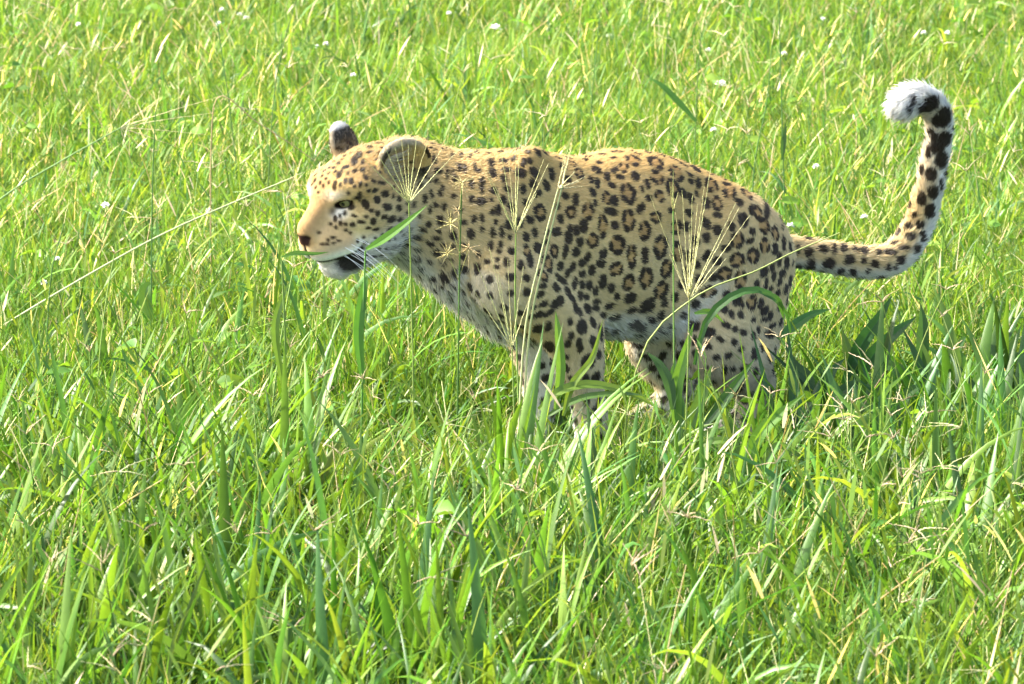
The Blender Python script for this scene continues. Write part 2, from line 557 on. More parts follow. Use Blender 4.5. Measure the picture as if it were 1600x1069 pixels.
    hc = mixc(hc, DARK, smoothstep(11.2, 11.6, hf) * smoothstep(0.35, 0.2, hl) * smoothstep(-1.2, -1.6, ht))
    # ears
    ec = np.tile(np.array([0.055, 0.048, 0.040]), (len(p), 1))
    for i, (c, t, o, w) in enumerate(EARS):
        e = p - c
        size = 0.066 if i == 0 else 0.060
        te, we, oe = e @ t / size, e @ w / size, e @ o / size
        near = (np.abs(te) < 1.2) & (np.abs(we) < 1.2)
        rim = np.sqrt((te / 0.62) ** 2 + (we / 0.66) ** 2)
        cc = np.tile(np.array([0.062, 0.054, 0.040]), (len(p), 1)) * (0.55 + 1.5 * (value_noise(p * 330, 44) > 0.62))[:, None]
        cc = mixc(cc, np.array([0.46, 0.39, 0.27]), smoothstep(0.91, 0.99, rim + wob * 0.5))
        cc = mixc(cc, WHITE, smoothstep(0.60, 0.80, te / 0.66) * (0.85 if i == 1 else 0.3))
        cc = mixc(cc, TAWNY, smoothstep(-0.42, -0.7, te))
        ec[near] = cc[near]
    R = np.stack([body, neck, hc, legc, legc, tc, ec], 1)
    w = wr.copy()
    w[:, 1] *= 1.0
    return (R * w[..., None]).sum(1)

# spots read off the photograph, one list per close view: origin x, origin y, scale, then x, y, half width, half height (+ r = rosette)
SPOTS = {}
SPOTS[(440, 170, 3.563)] = """375 190 18 8,445 203 14 10,492 178 14 6,540 198 24 8,493 217 15 9,325 225 18 8,378 225 20 8,350 255 10 7,430 260 14 14,490 245 18 7,405 293 14 22,450 297 9 14,355 327 17 11,318 370 12 16,295 425 11 24,355 400 9 14,385 402 13 16,325 425 7 12,410 350 10 12,408 432 9 7,437 422 8 14,368 360 6 8,450 345 10 20,467 385 12 12,508 402 12 10,553 413 18 10,517 454 14 11,484 455 9 9,470 425 8 8,432 473 10 10,577 474 18 17,531 506 17 18,434 503 8 12,467 533 17 28,587 547 20 17,620 487 7 12,653 502 9 12,652 552 13 17,500 566 12 10,535 582 12 15,573 603 12 15,608 615 19 16,655 613 10 12,471 599 11 8,511 627 15 16,443 631 18 10,397 646 13 12,355 640 12 8,328 638 10 12,300 612 10 16,325 597 8 12,303 660 9 9,358 675 9 7,352 580 8 12,405 597 16 9,482 665 14 7,525 672 16 8,388 547 16 14,273 640 10 8,383 690 9 7,600 665 14 8,287 717 13 7,258 730 9 7,290 748 11 7,254 752 11 7,228 755 12 7,320 735 12 6,210 690 10 8,233 428 6 10,215 410 6 9,205 465 6 6,185 400 7 7,245 390 7 7,262 412 6 9,290 330 10 7,320 305 9 6,285 262 12 7,265 330 8 6,240 345 8 6,170 420 6 6,190 440 6 7,225 375 7 6,300 350 8 8,335 350 7 7,235 297 14 8,205 325 10 6,818 240 14 20,895 230 16 9,945 262 10 22,997 258 12 17,1047 268 9 15,990 330 13 22,1019 333 12 24,920 360 10 30,950 350 10 15,962 390 14 25,870 350 22 16,845 278 16 26,865 405 16 14,795 375 14 14,825 400 9 16,770 420 14 20,895 440 10 16,833 472 12 26,883 472 13 20,857 535 12 18,908 547 15 22,797 500 14 30,825 560 10 30,818 640 14 16,885 620 22 28,770 597 9 14,785 668 22 15,830 750 28 15,750 705 20 13,866 800 22 24,880 683 14 14,960 705 20 26,865 720 24 11,730 530 14 14,905 755 14 12,945 597 8 12,1015 632 20 14,690 750 20 13,760 775 20 12,785 880 16 15,850 935 20 10,910 935 28 26,965 915 20 28,1020 890 28 20"""
SPOTS[(700, 200, 3.563)] = """75 150 12 16,63 222 13 24,93 226 13 26,150 222 14 24,170 243 12 18,225 145 16 12,240 197 20 24,248 255 24 28,290 137 20 16,313 187 24 16,365 172 18 20,370 122 26 10,420 195 16 26,453 184 16 20,440 133 20 9,403 253 30 26,325 238 24 22,305 285 16 22,482 250 26 26,188 318 20 40,132 315 14 28,255 348 22 22,325 340 20 18,185 408 30 20,130 397 16 22,240 400 13 12,278 455 18 30,245 468 16 18,190 500 14 24,145 507 16 20,265 524 14 18,333 540 20 24,300 580 14 32,248 582 16 30,190 562 13 18,342 608 13 17,240 655 15 26,293 650 14 20,285 687 14 14,173 700 15 22,352 687 18 30,128 590 20 28,275 732 14 14,220 745 16 14,275 774 17 14,325 750 14 26,430 610 18 26,480 585 16 28,415 340 18 28,470 310 18 26,500 365 18 24,543 318 20 30,430 420 16 24,350 445 22 26,305 400 20 22,512 470 36 50 r,452 510 18 32,550 585 16 22,600 580 24 34,543 635 18 20,500 670 26 32,437 690 26 36 r,397 530 20 28,350 830 24 22,405 765 18 28,455 740 18 36,590 685 26 42 r,650 690 18 40,552 758 34 50 r,622 770 18 26,524 820 36 34 r,527 880 24 16,600 888 28 22,622 843 34 22,663 810 15 24,515 926 24 18,692 773 18 32,742 752 18 22,748 813 18 20,705 865 18 36,745 873 16 24,785 875 18 28,665 915 20 26,735 935 14 28,685 945 20 30,768 943 18 18,820 907 16 26,610 972 34 36,530 980 26 16,475 997 18 14,508 1037 24 18,558 1030 26 22,710 1005 14 28,734 1028 13 24,774 1010 20 28,825 968 22 16,822 1005 22 18,860 1045 20 20,462 1050 20 14,575 260 18 36,665 285 22 20,730 255 28 32 r,690 200 28 20 r,765 180 20 13,730 160 16 9,825 235 28 18,855 150 28 10,940 135 36 14,928 235 22 22,978 222 30 34 r,958 275 24 15,885 270 18 28,915 320 20 24,830 310 18 26,795 290 16 20,805 360 20 24,817 420 17 20,880 390 28 44 r,925 405 24 32,1000 365 48 60 r,905 465 38 22,610 435 14 26,625 505 18 24,655 380 20 20,685 470 34 40 r,710 400 18 34,780 465 34 58 r,755 545 24 38,680 560 16 24,670 610 24 36,715 570 18 28,735 635 20 28,805 625 36 48 r,860 545 28 74 r,927 542 24 22,1005 515 42 70 r,940 650 50 60 r,1020 715 30 78 r,863 700 20 36,850 755 22 30,710 690 22 26,775 725 18 34,800 790 20 30,860 855 24 38,935 785 40 44 r,1005 860 38 50 r,910 890 20 26,940 935 16 16,1015 945 34 28,895 990 30 18,1020 1010 28 16,930 1050 30 16"""
SPOTS[(980, 220, 3.563)] = """30 110 46 36 r,160 125 50 40 r,45 200 26 26,165 205 44 46 r,275 180 44 45 r,75 60 44 13,5 285 42 50 r,180 310 32 38 r,110 240 20 26,80 270 14 18,120 320 18 20,75 375 24 34,20 345 14 16,10 435 34 58 r,255 265 42 58 r,345 190 20 12,352 228 16 16,395 235 18 34,310 290 22 26,380 160 34 22,285 120 46 18,467 245 40 46 r,565 275 42 50 r,665 295 40 34 r,500 350 34 48 r,500 415 22 22,440 350 22 34,350 320 18 30,385 295 12 18,340 400 20 30,440 460 22 42,160 425 34 38 r,270 480 34 46 r,95 500 38 60 r,185 590 42 74 r,98 640 26 40,20 640 30 74 r,280 620 32 64 r,215 710 38 54 r,105 765 44 64 r,15 785 20 34,185 830 46 56 r,25 870 28 28,110 915 42 36,20 940 24 14,205 900 20 26,265 870 22 28,40 1010 34 20,130 990 20 24,620 345 24 24,690 385 16 32,725 400 28 48 r,645 440 30 40,580 480 20 28,775 380 16 54,760 475 36 50 r,820 515 28 46 r,695 505 18 22,685 555 24 22,610 555 46 48 r,765 585 32 50 r,820 600 20 34,550 600 32 20,700 640 40 48 r,610 665 48 48 r,870 570 14 42,845 660 16 42,805 705 16 30,760 730 24 28,540 740 50 42 r,630 775 38 62 r,815 755 15 28,860 740 18 26,845 787 16 22,720 800 16 26,770 795 18 32,800 825 14 18,880 825 16 26,835 850 18 22,905 785 20 32,450 840 50 40 r,550 855 24 22,400 770 24 24,690 900 34 50 r,610 890 28 30,540 940 22 24,635 915 14 20,580 965 18 24,630 970 20 22,740 905 18 28,760 945 28 24,470 965 22 20,550 1025 22 24,600 1050 18 18,795 975 18 26,760 995 22 18,810 1030 20 18,845 935 14 18,885 680 14 34,380 910 24 28,905 590 14 28,500 500 26 30,330 480 22 30,380 560 24 30,440 540 24 30,345 640 24 34,440 640 26 30,500 670 28 24,480 760 24 24,330 730 24 30,300 800 20 26,390 690 20 24"""
SPOTS[(760, 440, 3.2)] = """480 225 26 36,418 200 12 20,530 205 18 24,570 260 13 38,535 305 24 30,465 320 22 32,510 400 32 36,562 365 13 24,408 310 18 20,425 272 14 20,400 375 14 14,545 485 20 32,497 492 18 28,580 480 7 36,580 175 16 18,315 325 26 24,240 285 20 20,310 225 18 24,255 235 24 22,430 485 18 14,630 170 30 15,640 235 24 13,715 200 28 17,770 220 26 22,805 120 34 28,720 140 26 14,725 80 30 22,620 115 24 16,820 195 16 18,870 165 22 22,905 90 16 26,760 320 46 13,880 370 28 22,800 375 28 18,765 440 26 15,790 500 36 22,1110 255 36 26,1040 220 28 28,1060 130 36 28,1105 320 28 18,1170 290 20 18,1190 215 18 20,1240 245 12 20,1285 255 18 16,1330 270 14 24,1340 360 18 34,1415 265 30 20,1430 220 16 16,1385 200 18 22,1420 170 14 18,1290 435 26 20,1230 435 14 16,1260 520 24 26,1345 450 14 22,1365 490 10 16,1185 545 18 22,1375 335 10 20,500 590 18 30,560 600 12 34,520 680 18 24,565 700 10 20,540 640 12 16,270 420 26 18,300 480 24 20,350 530 20 18,1150 380 18 16,1210 370 16 16,1270 340 16 14,1190 440 16 18"""
SPOTS[(1200, 110, 3.144)] = """145 880 16 30,200 895 24 22,225 828 24 9,270 880 26 30,325 875 16 28,370 870 20 20,210 955 28 22,300 945 34 26,145 960 20 20,400 930 28 26,425 880 20 20,470 935 14 16,525 950 22 26,420 990 28 16,490 985 14 16,470 885 22 18,600 895 34 18,545 895 18 14,650 930 26 24,590 965 14 20,625 965 14 12,625 845 20 9,670 870 34 13,700 815 28 20,760 815 22 28,745 760 24 24,795 690 28 40,720 710 16 18,690 765 18 18,730 875 20 22,755 630 22 38,810 600 30 36,845 560 12 28,800 510 30 36,760 490 12 32,850 440 30 44,830 380 36 32,790 400 13 36,870 335 32 40,820 330 20 28,855 240 46 42,800 300 14 20,865 200 30 26,795 165 46 38,750 180 24 18,710 150 16 30,690 185 13 22"""

from mathutils.bvhtree import BVHTree
bvh = BVHTree.FromPolygons([Vector(v) for v in LV], [tuple(int(i) for i in f) for f in LF])
kd = kdtree.KDTree(len(LV))
for i, v in enumerate(LV): kd.insert(v, i)
kd.balance()
CAMP = np.array([0, -CAM_D, CAM_H])
CRIGHT = np.array([1.0, 0, 0]); CUP = np.array([0, ST, CT])
seeds = []           # position, normal, e1, e2, r1, r2, rosette
for (ox, oy, sc), txt in SPOTS.items():
    n_prev = len(seeds)
    for it in txt.split(','):
        f = it.split()
        x, y, a, b = (float(v) for v in f[:4])
        px, py = ox + x / sc, oy + y / sc
        tgt = P(px, py, 0.0)
        hit = bvh.ray_cast(Vector(CAMP), Vector(nrm(tgt - CAMP)))
        if hit[0] is None: continue
        p = np.array(hit[0])
        v, i, d = kd.find(hit[0])
        if any(np.linalg.norm(p - q_[0]) < 0.55 * (max(a, b) / sc / S + max(q_[4], q_[5])) for q_ in seeds[:n_prev]): continue   # already read off another view
        n = LN[i]
        e1 = nrm(CRIGHT - (CRIGHT @ n) * n); e2 = np.cross(n, e1)
        k_ = 1.0 if len(f) > 4 else (0.98 if ox == 1200 else (1.26 if px < 630 else 1.08))
        a *= k_; b *= k_
        seeds.append((p, n, e1, e2, a / sc / S / max(0.5, abs(e1 @ CRIGHT)), b / sc / S / max(0.5, abs(e2 @ CUP)), len(f) > 4))
n_traced = len(seeds)
# the rest of the coat (far side, back, underside) filled in the same manner
seed_grid = [s[0] for s in seeds]; seed_r = [max(s[4], s[5]) for s in seeds]
SG = np.array(seed_grid); SR = np.array(seed_r)
order = rng.permutation(len(LV))[:60000]
for i in order:
    reg = REG[reg_id[i]]
    if reg == 'ear': continue
    p = LV[i]; n = LN[i]
    u = rng.random(5)
    ros = False; gap = 0.0105
    if reg == 'torso': gap = 0.0068; ros = u[0] < 0.35; r = 0.012 + 0.005 * u[1] if ros else 0.0065 + 0.003 * u[1]
    elif reg == 'neck': r = 0.0045 + 0.003 * u[1]; gap = 0.0062
    elif reg == 'head':
        r = 0.0035 + 0.0015 * u[1]; gap = 0.0044
        hf = (p - HO) @ HF / HU; ht = (p - HO) @ HT / HU
        if hf > 7.5 or (hf > 6.0 and ht > -2): continue
        if hf > 4.6 and abs((p - HO) @ HL) / HU > 2.2 and 1.6 < ht < 4: continue
        r *= 0.8
    elif reg in ('foreleg', 'hindleg'): r = 0.0065 + 0.003 * u[1]; gap = 0.006
    else:
        r = 0.0075 + 0.003 * u[1]; gap = 0.005
        if np.linalg.norm(p - TAIL_PTS[-1]) < 0.075: continue
    if (np.linalg.norm(SG - p, axis=1) < SR * 0.95 + r + gap).any(): continue
    e1 = flow[i]; e2 = np.cross(n, e1)
    k = 0.9 + 0.35 * u[2]
    seeds.append((p, n, e1, e2, r * k, r / k, ros))
    SG = np.vstack([SG, p]); SR = np.append(SR, r * max(k, 1 / k))
print('seeds', n_traced, len(seeds), round(time.time() - T0, 1))

def spot_layers(p, n):
    """dark amount and rosette-fill amount at points"""
    dark = np.zeros(len(p)); fill = np.zeros(len(p))
    t = kdtree.KDTree(len(p))
    for i, v in enumerate(p): t.insert(v, i)
    t.balance()
    pw = p + 0.0020 * (np.stack([value_noise(p * 150, k) for k in (11, 12, 13)], -1) - 0.5) \
           + 0.0013 * (np.stack([value_noise(p * 420, k) for k in (14, 15, 16)], -1) - 0.5)
    r2 = np.random.default_rng(5)
    for (c, sn, e1, e2, a, b, ros) in seeds:
        rr = r2.random(16)
        R = max(a, b) * 1.35 + 0.004
        idx = [k for (_, k, _) in t.find_range(Vector(c), R)]
        if not idx: continue
        idx = np.array(idx)
        ok = n[idx] @ sn > 0.0
        idx = idx[ok]
        if len(idx) == 0: continue
        q = pw[idx] - c
        x = q @ e1 / a; y = q @ e2 / b
        soft = 0.0016 / min(a, b)
        if not ros:
            e = 2.4
            d = (np.abs(x) ** e + np.abs(y) ** e) ** (1 / e)
            # some spots are two grown together
            if rr[0] < 0.25 and max(a, b) > 0.006:
                an = rr[1] * 6.28
                d = np.minimum(np.hypot(x - 0.42 * math.cos(an), y - 0.42 * math.sin(an)) / 0.74, np.hypot(x + 0.42 * math.cos(an), y + 0.42 * math.sin(an)) / 0.70)
            v = smoothstep(1 + soft, 1 - soft, d)
        else:
            v = np.zeros(len(idx))
            nb = 3 + int(rr[0] * 2.4)
            for k in range(nb):
                an = 6.283 * (k / nb + 0.09 * (rr[k + 1] - 0.5)) + rr[9] * 6.28
                ln = 0.40 + 0.26 * rr[k + 5]
                cx, cy = 0.68 * math.cos(an), 0.68 * math.sin(an)
                tx, ty = -math.sin(an), math.cos(an)
                dx, dy = x - cx, y - cy
                u = (dx * tx + dy * ty) / (ln * 1.12); w = (dx * -ty + dy * tx) / 0.30
                v = np.maximum(v, smoothstep(1 + soft * 1.6, 1 - soft * 1.6, np.hypot(u, w)))
            fl = smoothstep(1.0, 0.7, np.hypot(x, y))
            fill[idx] = np.maximum(fill[idx], fl)
        dark[idx] = np.maximum(dark[idx], v)
    return dark, fill

def coat(p, n, wr):
    base = coat_base(p, n, wr)
    dark, fill = spot_layers(p, n)
    lum = base.mean(1)
    whiteness = smoothstep(0.50, 0.64, base[:, 2])
    base = mixc(base, ROSE, fill * 0.75 * (1 - whiteness))
    base = base * (0.90 + 0.2 * value_noise(p * 260, 21))[:, None]
    # spots on the long pale belly hair look washed out
    belly = wreg_w(wr, 0) * smoothstep(0.52, 0.66, base[:, 2])
    return mixc(base, DARK * (1 + 0.8 * value_noise(p * 90, 8))[:, None], dark * (0.97 - 0.12 * belly))

def wreg_w(wr, i):
    return wr[:, i] / (wr.sum(1) + 1e-9)

skin_col = coat(LV, LN, wreg)
me = mesh_from('leopard', LV, LF)
ca = me.attributes.new('coat', 'FLOAT_COLOR', 'POINT')
ca.data.foreach_set('color', np.concatenate([skin_col, np.ones((len(LV), 1))], 1).astype(np.float32).ravel())
leopard = bpy.data.objects.new('leopard', me)
COL.objects.link(leopard)
tag(leopard, 'spotted leopard standing in long green grass with its tail curled up', 'leopard')

def coat_material(name, hair):
    m, nt, out = new_mat(name)
    at = nt.nodes.new('ShaderNodeAttribute'); at.attribute_name = 'coat'
    b = nt.nodes.new('ShaderNodeBsdfDiffuse'); b.inputs['Roughness'].default_value = 0.6
    nt.links.new(at.outputs['Color'], b.inputs['Color'])
    if hair:
        an = nt.nodes.new('ShaderNodeAttribute'); an.attribute_name = 'skin_normal'
        geo = nt.nodes.new('ShaderNodeNewGeometry')
        mx = nt.nodes.new('ShaderNodeMix'); mx.data_type = 'VECTOR'; mx.inputs[0].default_value = 0.35
        nt.links.new(an.outputs['Vector'], mx.inputs[4]); nt.links.new(geo.outputs['Normal'], mx.inputs[5])
        nn = nt.nodes.new('ShaderNodeVectorMath'); nn.operation = 'NORMALIZE'
        nt.links.new(mx.outputs[1], nn.inputs[0])
        nt.links.new(nn.outputs[0], b.inputs['Normal'])
        tr = nt.nodes.new('ShaderNodeBsdfTranslucent')
        nt.links.new(at.outputs['Color'], tr.inputs['Color'])
        ms = nt.nodes.new('ShaderNodeMixShader'); ms.inputs[0].default_value = 0.18
        nt.links.new(b.outputs[0], ms.inputs[1]); nt.links.new(tr.outputs[0], ms.inputs[2])
        gl = nt.nodes.new('ShaderNodeBsdfGlossy'); gl.inputs['Roughness'].default_value = 0.45
        gl.inputs['Color'].default_value = (1, 1, 1, 1)
        m2 = nt.nodes.new('ShaderNodeMixShader'); m2.inputs[0].default_value = 0.03
        nt.links.new(ms.outputs[0], m2.inputs[1]); nt.links.new(gl.outputs[0], m2.inputs[2])
        nt.links.new(m2.outputs[0], out.inputs[0])
    else:
        nt.links.new(b.outputs[0], out.inputs[0])
    return m
me.materials.append(coat_material('leopard_skin', False))

# ---- fur strands
N_FUR = 340000 if not QUICK else 60000
tri = np.concatenate([LF[:, [0, 1, 2]], LF[:, [0, 2, 3]]])
ar = np.linalg.norm(np.cross(LV[tri[:, 1]] - LV[tri[:, 0]], LV[tri[:, 2]] - LV[tri[:, 0]]), axis=1)
facing = (LN[tri[:, 0]] * nrm(CAMP - LV[tri[:, 0]])).sum(1)
isface = np.isin(reg_id[tri[:, 0]], (2, 6))
ar = ar * np.where(facing > -0.3, 1.0, 0.45) * np.where(isface, 1.9, 1.0)
pick = rng.choice(len(tri), N_FUR, p=ar / ar.sum())
u = rng.random((N_FUR, 2)); fl_ = u.sum(1) > 1; u[fl_] = 1 - u[fl_]
def bary(A):
    a = A[tri[pick]]
    return a[:, 0] + (a[:, 1] - a[:, 0]) * u[:, :1] + (a[:, 2] - a[:, 0]) * u[:, 1:]
fp, fN, fF, fw = bary(LV), nrm(bary(LN)), nrm(bary(flow)), bary(wreg)

freg = fw.argmax(1)
q = fp - ORG
s_ = np.clip(q @ BACK, ts[0], ts[-1])
hh = (fp[:, 2] - catmull(s_, ts, tz0)) / (catmull(s_, ts, tz1) - catmull(s_, ts, tz0))
length = np.select([freg == i for i in range(7)], [0.0072, 0.0090, 0.0060, 0.0065, 0.0070, 0.0100, 0.0050])
length = length + np.where(freg == 0, 0.009 * smoothstep(0.30, 0.02, hh), 0) + np.where(freg == 4, 0.006 * smoothstep(0.0, 0.8, -fN[:, 2]), 0)
length = length + np.where(freg == 1, 0.010 * smoothstep(0.1, 0.8, -fN[:, 2]), 0)
hf_, hl_, ht_ = (fp - HO) @ HF / HU, np.abs((fp - HO) @ HL) / HU, (fp - HO) @ HT / HU
length = np.where(freg == 2, 0.0022 + 0.0055 * smoothstep(8.5, 0.0, hf_) + 0.006 * smoothstep(2.5, -1.5, hf_) * smoothstep(0, -4.5, ht_), length)
tipd = np.linalg.norm(fp - TAIL_PTS[-1], axis=1)
length = length + np.where(freg == 5, 0.007 * smoothstep(0.10, 0.0, tipd), 0)
length = length + np.where(freg == 2, 0.0065 * smoothstep(-4.8, -6.0, ht_) * smoothstep(11, 9, hf_), 0)
length *= 0.7 + 0.55 * rng.random(N_FUR)
stray = rng.random(N_FUR) < 0.09
length = np.where(stray, length * 1.5, length)
fcol = coat(fp + fF * (0.5 * length)[:, None], fN, fw)
# bare skin: eyeballs' rims and nose
bare = (((hf_ - 6.1) / 1.5) ** 2 + ((hl_ - 3.5) / 1.6) ** 2 + ((ht_ - 2.65) / 0.75) ** 2 < 1) | ((hf_ > 11.15) & (hl_ < 1.6) & (ht_ > -1.7) & (ht_ < 0.5))
length[bare] *= 0.15
clump = np.stack([value_noise(fp * 75, k) for k in (31, 32, 33)], -1) - 0.5
jit = rng.normal(0, 0.13, (N_FUR, 3))
lift = 0.36 + 0.14 * rng.random(N_FUR) + np.where(stray, 0.35, 0) + np.where((freg == 5), 0.2, 0)
d0 = nrm(fN * (lift + 0.35)[:, None] + fF + jit + 0.35 * clump)
d1 = nrm(fN * (lift * 0.35)[:, None] + fF + jit * 1.1 + 0.6 * clump - UP * 0.12)
K = 4
pts = np.zeros((N_FUR, K, 3))
pts[:, 0] = fp - fN * 0.001
for k in range(1, K):
    t = (k - 0.5) / (K - 1)
    pts[:, k] = pts[:, k - 1] + (d0 * (1 - t) + d1 * t) * (length / (K - 1))[:, None]
hc = bpy.data.hair_curves.new('fur')
hc.add_curves([K] * N_FUR)
hc.attributes['position'].data.foreach_set('vector', pts.astype(np.float32).ravel())
ra = hc.attributes.get('radius') or hc.attributes.new('radius', 'FLOAT', 'POINT')
rad = np.tile(np.array([0.00055, 0.0005, 0.00038, 0.00012]), (N_FUR, 1))
rad[freg == 2] *= 0.75
ra.data.foreach_set('value', rad.astype(np.float32).ravel())
cc = hc.attributes.new('coat', 'FLOAT_COLOR', 'CURVE')
vcol = fcol * (0.86 + 0.28 * rng.random((N_FUR, 1))) * np.where(freg == 2, 0.80 + 0.36 * value_noise(fp * np.array([420, 420, 700]), 52), 1.0)[:, None]
cc.data.foreach_set('color', np.concatenate([vcol, np.ones((N_FUR, 1))], 1).astype(np.float32).ravel())
cn = hc.attributes.new('skin_normal', 'FLOAT_VECTOR', 'CURVE')
cn.data.foreach_set('vector', fN.astype(np.float32).ravel())
fur = bpy.data.objects.new('fur', hc)
COL.objects.link(fur)
fur.parent = leopard
hc.materials.append(coat_material('leopard_fur', True))
try: scene.cycles_curves.shape = 'RIBBONS'
except Exception: pass

# ---- eyes and whiskers
def eye_mesh():
    r = 1.18 * HU
    V, F, C = [], [], []
    nu, nv = 28, 18
    for i in range(nv + 1):
        th = math.pi * i / nv
        for j in range(nu):
            ph = 2 * math.pi * j / nu
            V.append((r * math.sin(th) * math.cos(ph), r * math.sin(th) * math.sin(ph), r * math.cos(th)))
            dg = math.degrees(th)
            c = (0.006, 0.006, 0.005) if dg < 17 else ((0.18, 0.165, 0.07) if dg < 44 else ((0.10, 0.08, 0.03) if dg < 50 else (0.03, 0.02, 0.015)))
            C.append(c + (1,))
    for i in range(nv):
        for j in range(nu):
            F.append((i * nu + j, (i + 1) * nu + j, (i + 1) * nu + (j + 1) % nu, i * nu + (j + 1) % nu))
    m = mesh_from('eye', V, F)
    a = m.attributes.new('iris', 'FLOAT_COLOR', 'POINT')
    a.data.foreach_set('color', np.array(C, np.float32).ravel())
    mt, nt, out = new_mat('eye')
    at = nt.nodes.new('ShaderNodeAttribute'); at.attribute_name = 'iris'
    b = nt.nodes.new('ShaderNodeBsdfPrincipled'); b.inputs['Roughness'].default_value = 0.15
    nt.links.new(at.outputs['Color'], b.inputs['Base Color']); nt.links.new(b.outputs[0], out.inputs[0])
    m.materials.append(mt)
    return m
em = eye_mesh()
for s in (1, -1):
    o = bpy.data.objects.new('eye', em)
    COL.objects.link(o); o.parent = leopard
    o.location = H(5.25, 3.05 * s, 2.6)
    look = nrm(HF * 0.93 + HL * s * 0.42 - HT * 0.02)
    o.rotation_euler = Vector(look).to_track_quat('Z', 'Y').to_euler()

def strands(name, curves, radii, material, parent):
    h = bpy.data.hair_curves.new(name)
    n = len(curves[0])
    h.add_curves([n] * len(curves))
    h.attributes['position'].data.foreach_set('vector', np.array(curves, np.float32).ravel())
    ra = h.attributes.get('radius') or h.attributes.new('radius', 'FLOAT', 'POINT')
    ra.data.foreach_set('value', np.array([radii] * len(curves), np.float32).ravel())
    o = bpy.data.objects.new(name, h); COL.objects.link(o)
    o.parent = parent
    h.materials.append(material)
    return o
wm, nt, out = new_mat('whisker')
b = nt.nodes.new('ShaderNodeBsdfPrincipled'); b.inputs['Base Color'].default_value = (0.8, 0.8, 0.76, 1); b.inputs['Roughness'].default_value = 0.4
nt.links.new(b.outputs[0], out.inputs[0])
wc = []
for s in (1, -1):
    for k in range(13):
        row, i = k % 4, k // 4
        a = H(9.4 - 0.85 * i, (3.0 + 0.25 * i) * s, -2.0 - 0.62 * row)
        L_ = (5.0 + 3.2 * rng.random()) * HU
        d = nrm(HL * s * 0.8 - HF * (0.35 + 0.25 * rng.random()) - HT * (0.15 + 0.35 * rng.random()) - HT * 0.12 * row)
        wc.append([a + d * L_ * t - np.array([0, 0, 1]) * L_ * 0.30 * t * t for t in np.linspace(0, 1, 6)])
strands('whiskers', wc, [0.00042, 0.0004, 0.00036, 0.0003, 0.0002, 0.0001], wm, leopard)
# long pale hairs across the opening of the near ear
c, t, o, w = EARS[0]
hairs = []
wf = w if w @ HF > 0 else -w
for k in range(80):
    a = 1.9 * (rng.random() - 0.35)
    root = c + (wf * math.cos(a) * 0.50 - t * math.sin(a) * 0.42 - t * 0.10) * 0.070 + o * 0.008
    d = nrm(-wf * (0.8 + 0.3 * rng.random()) + t * (0.45 + 0.5 * rng.normal() * 0.4) + o * 0.30)
    L_ = 0.018 + 0.022 * rng.random()
    hairs.append([root + d * L_ * s_ + t * L_ * 0.2 * s_ * s_ - o * L_ * 0.25 * s_ * s_ for s_ in np.linspace(0, 1, 5)])
em_, nt, out = new_mat('ear_hair')
b = nt.nodes.new('ShaderNodeBsdfDiffuse'); b.inputs[0].default_value = (0.34, 0.29, 0.20, 1); nt.links.new(b.outputs[0], out.inputs[0])
strands('ear_hair', hairs, [0.0005, 0.00045, 0.0004, 0.0003, 0.0001], em_, leopard)
print('leopard done', round(time.time() - T0, 1))

# ================================================================== MEADOW
def ground_row(Y):
    return project(np.array([0, Y, 0.0]))[1]

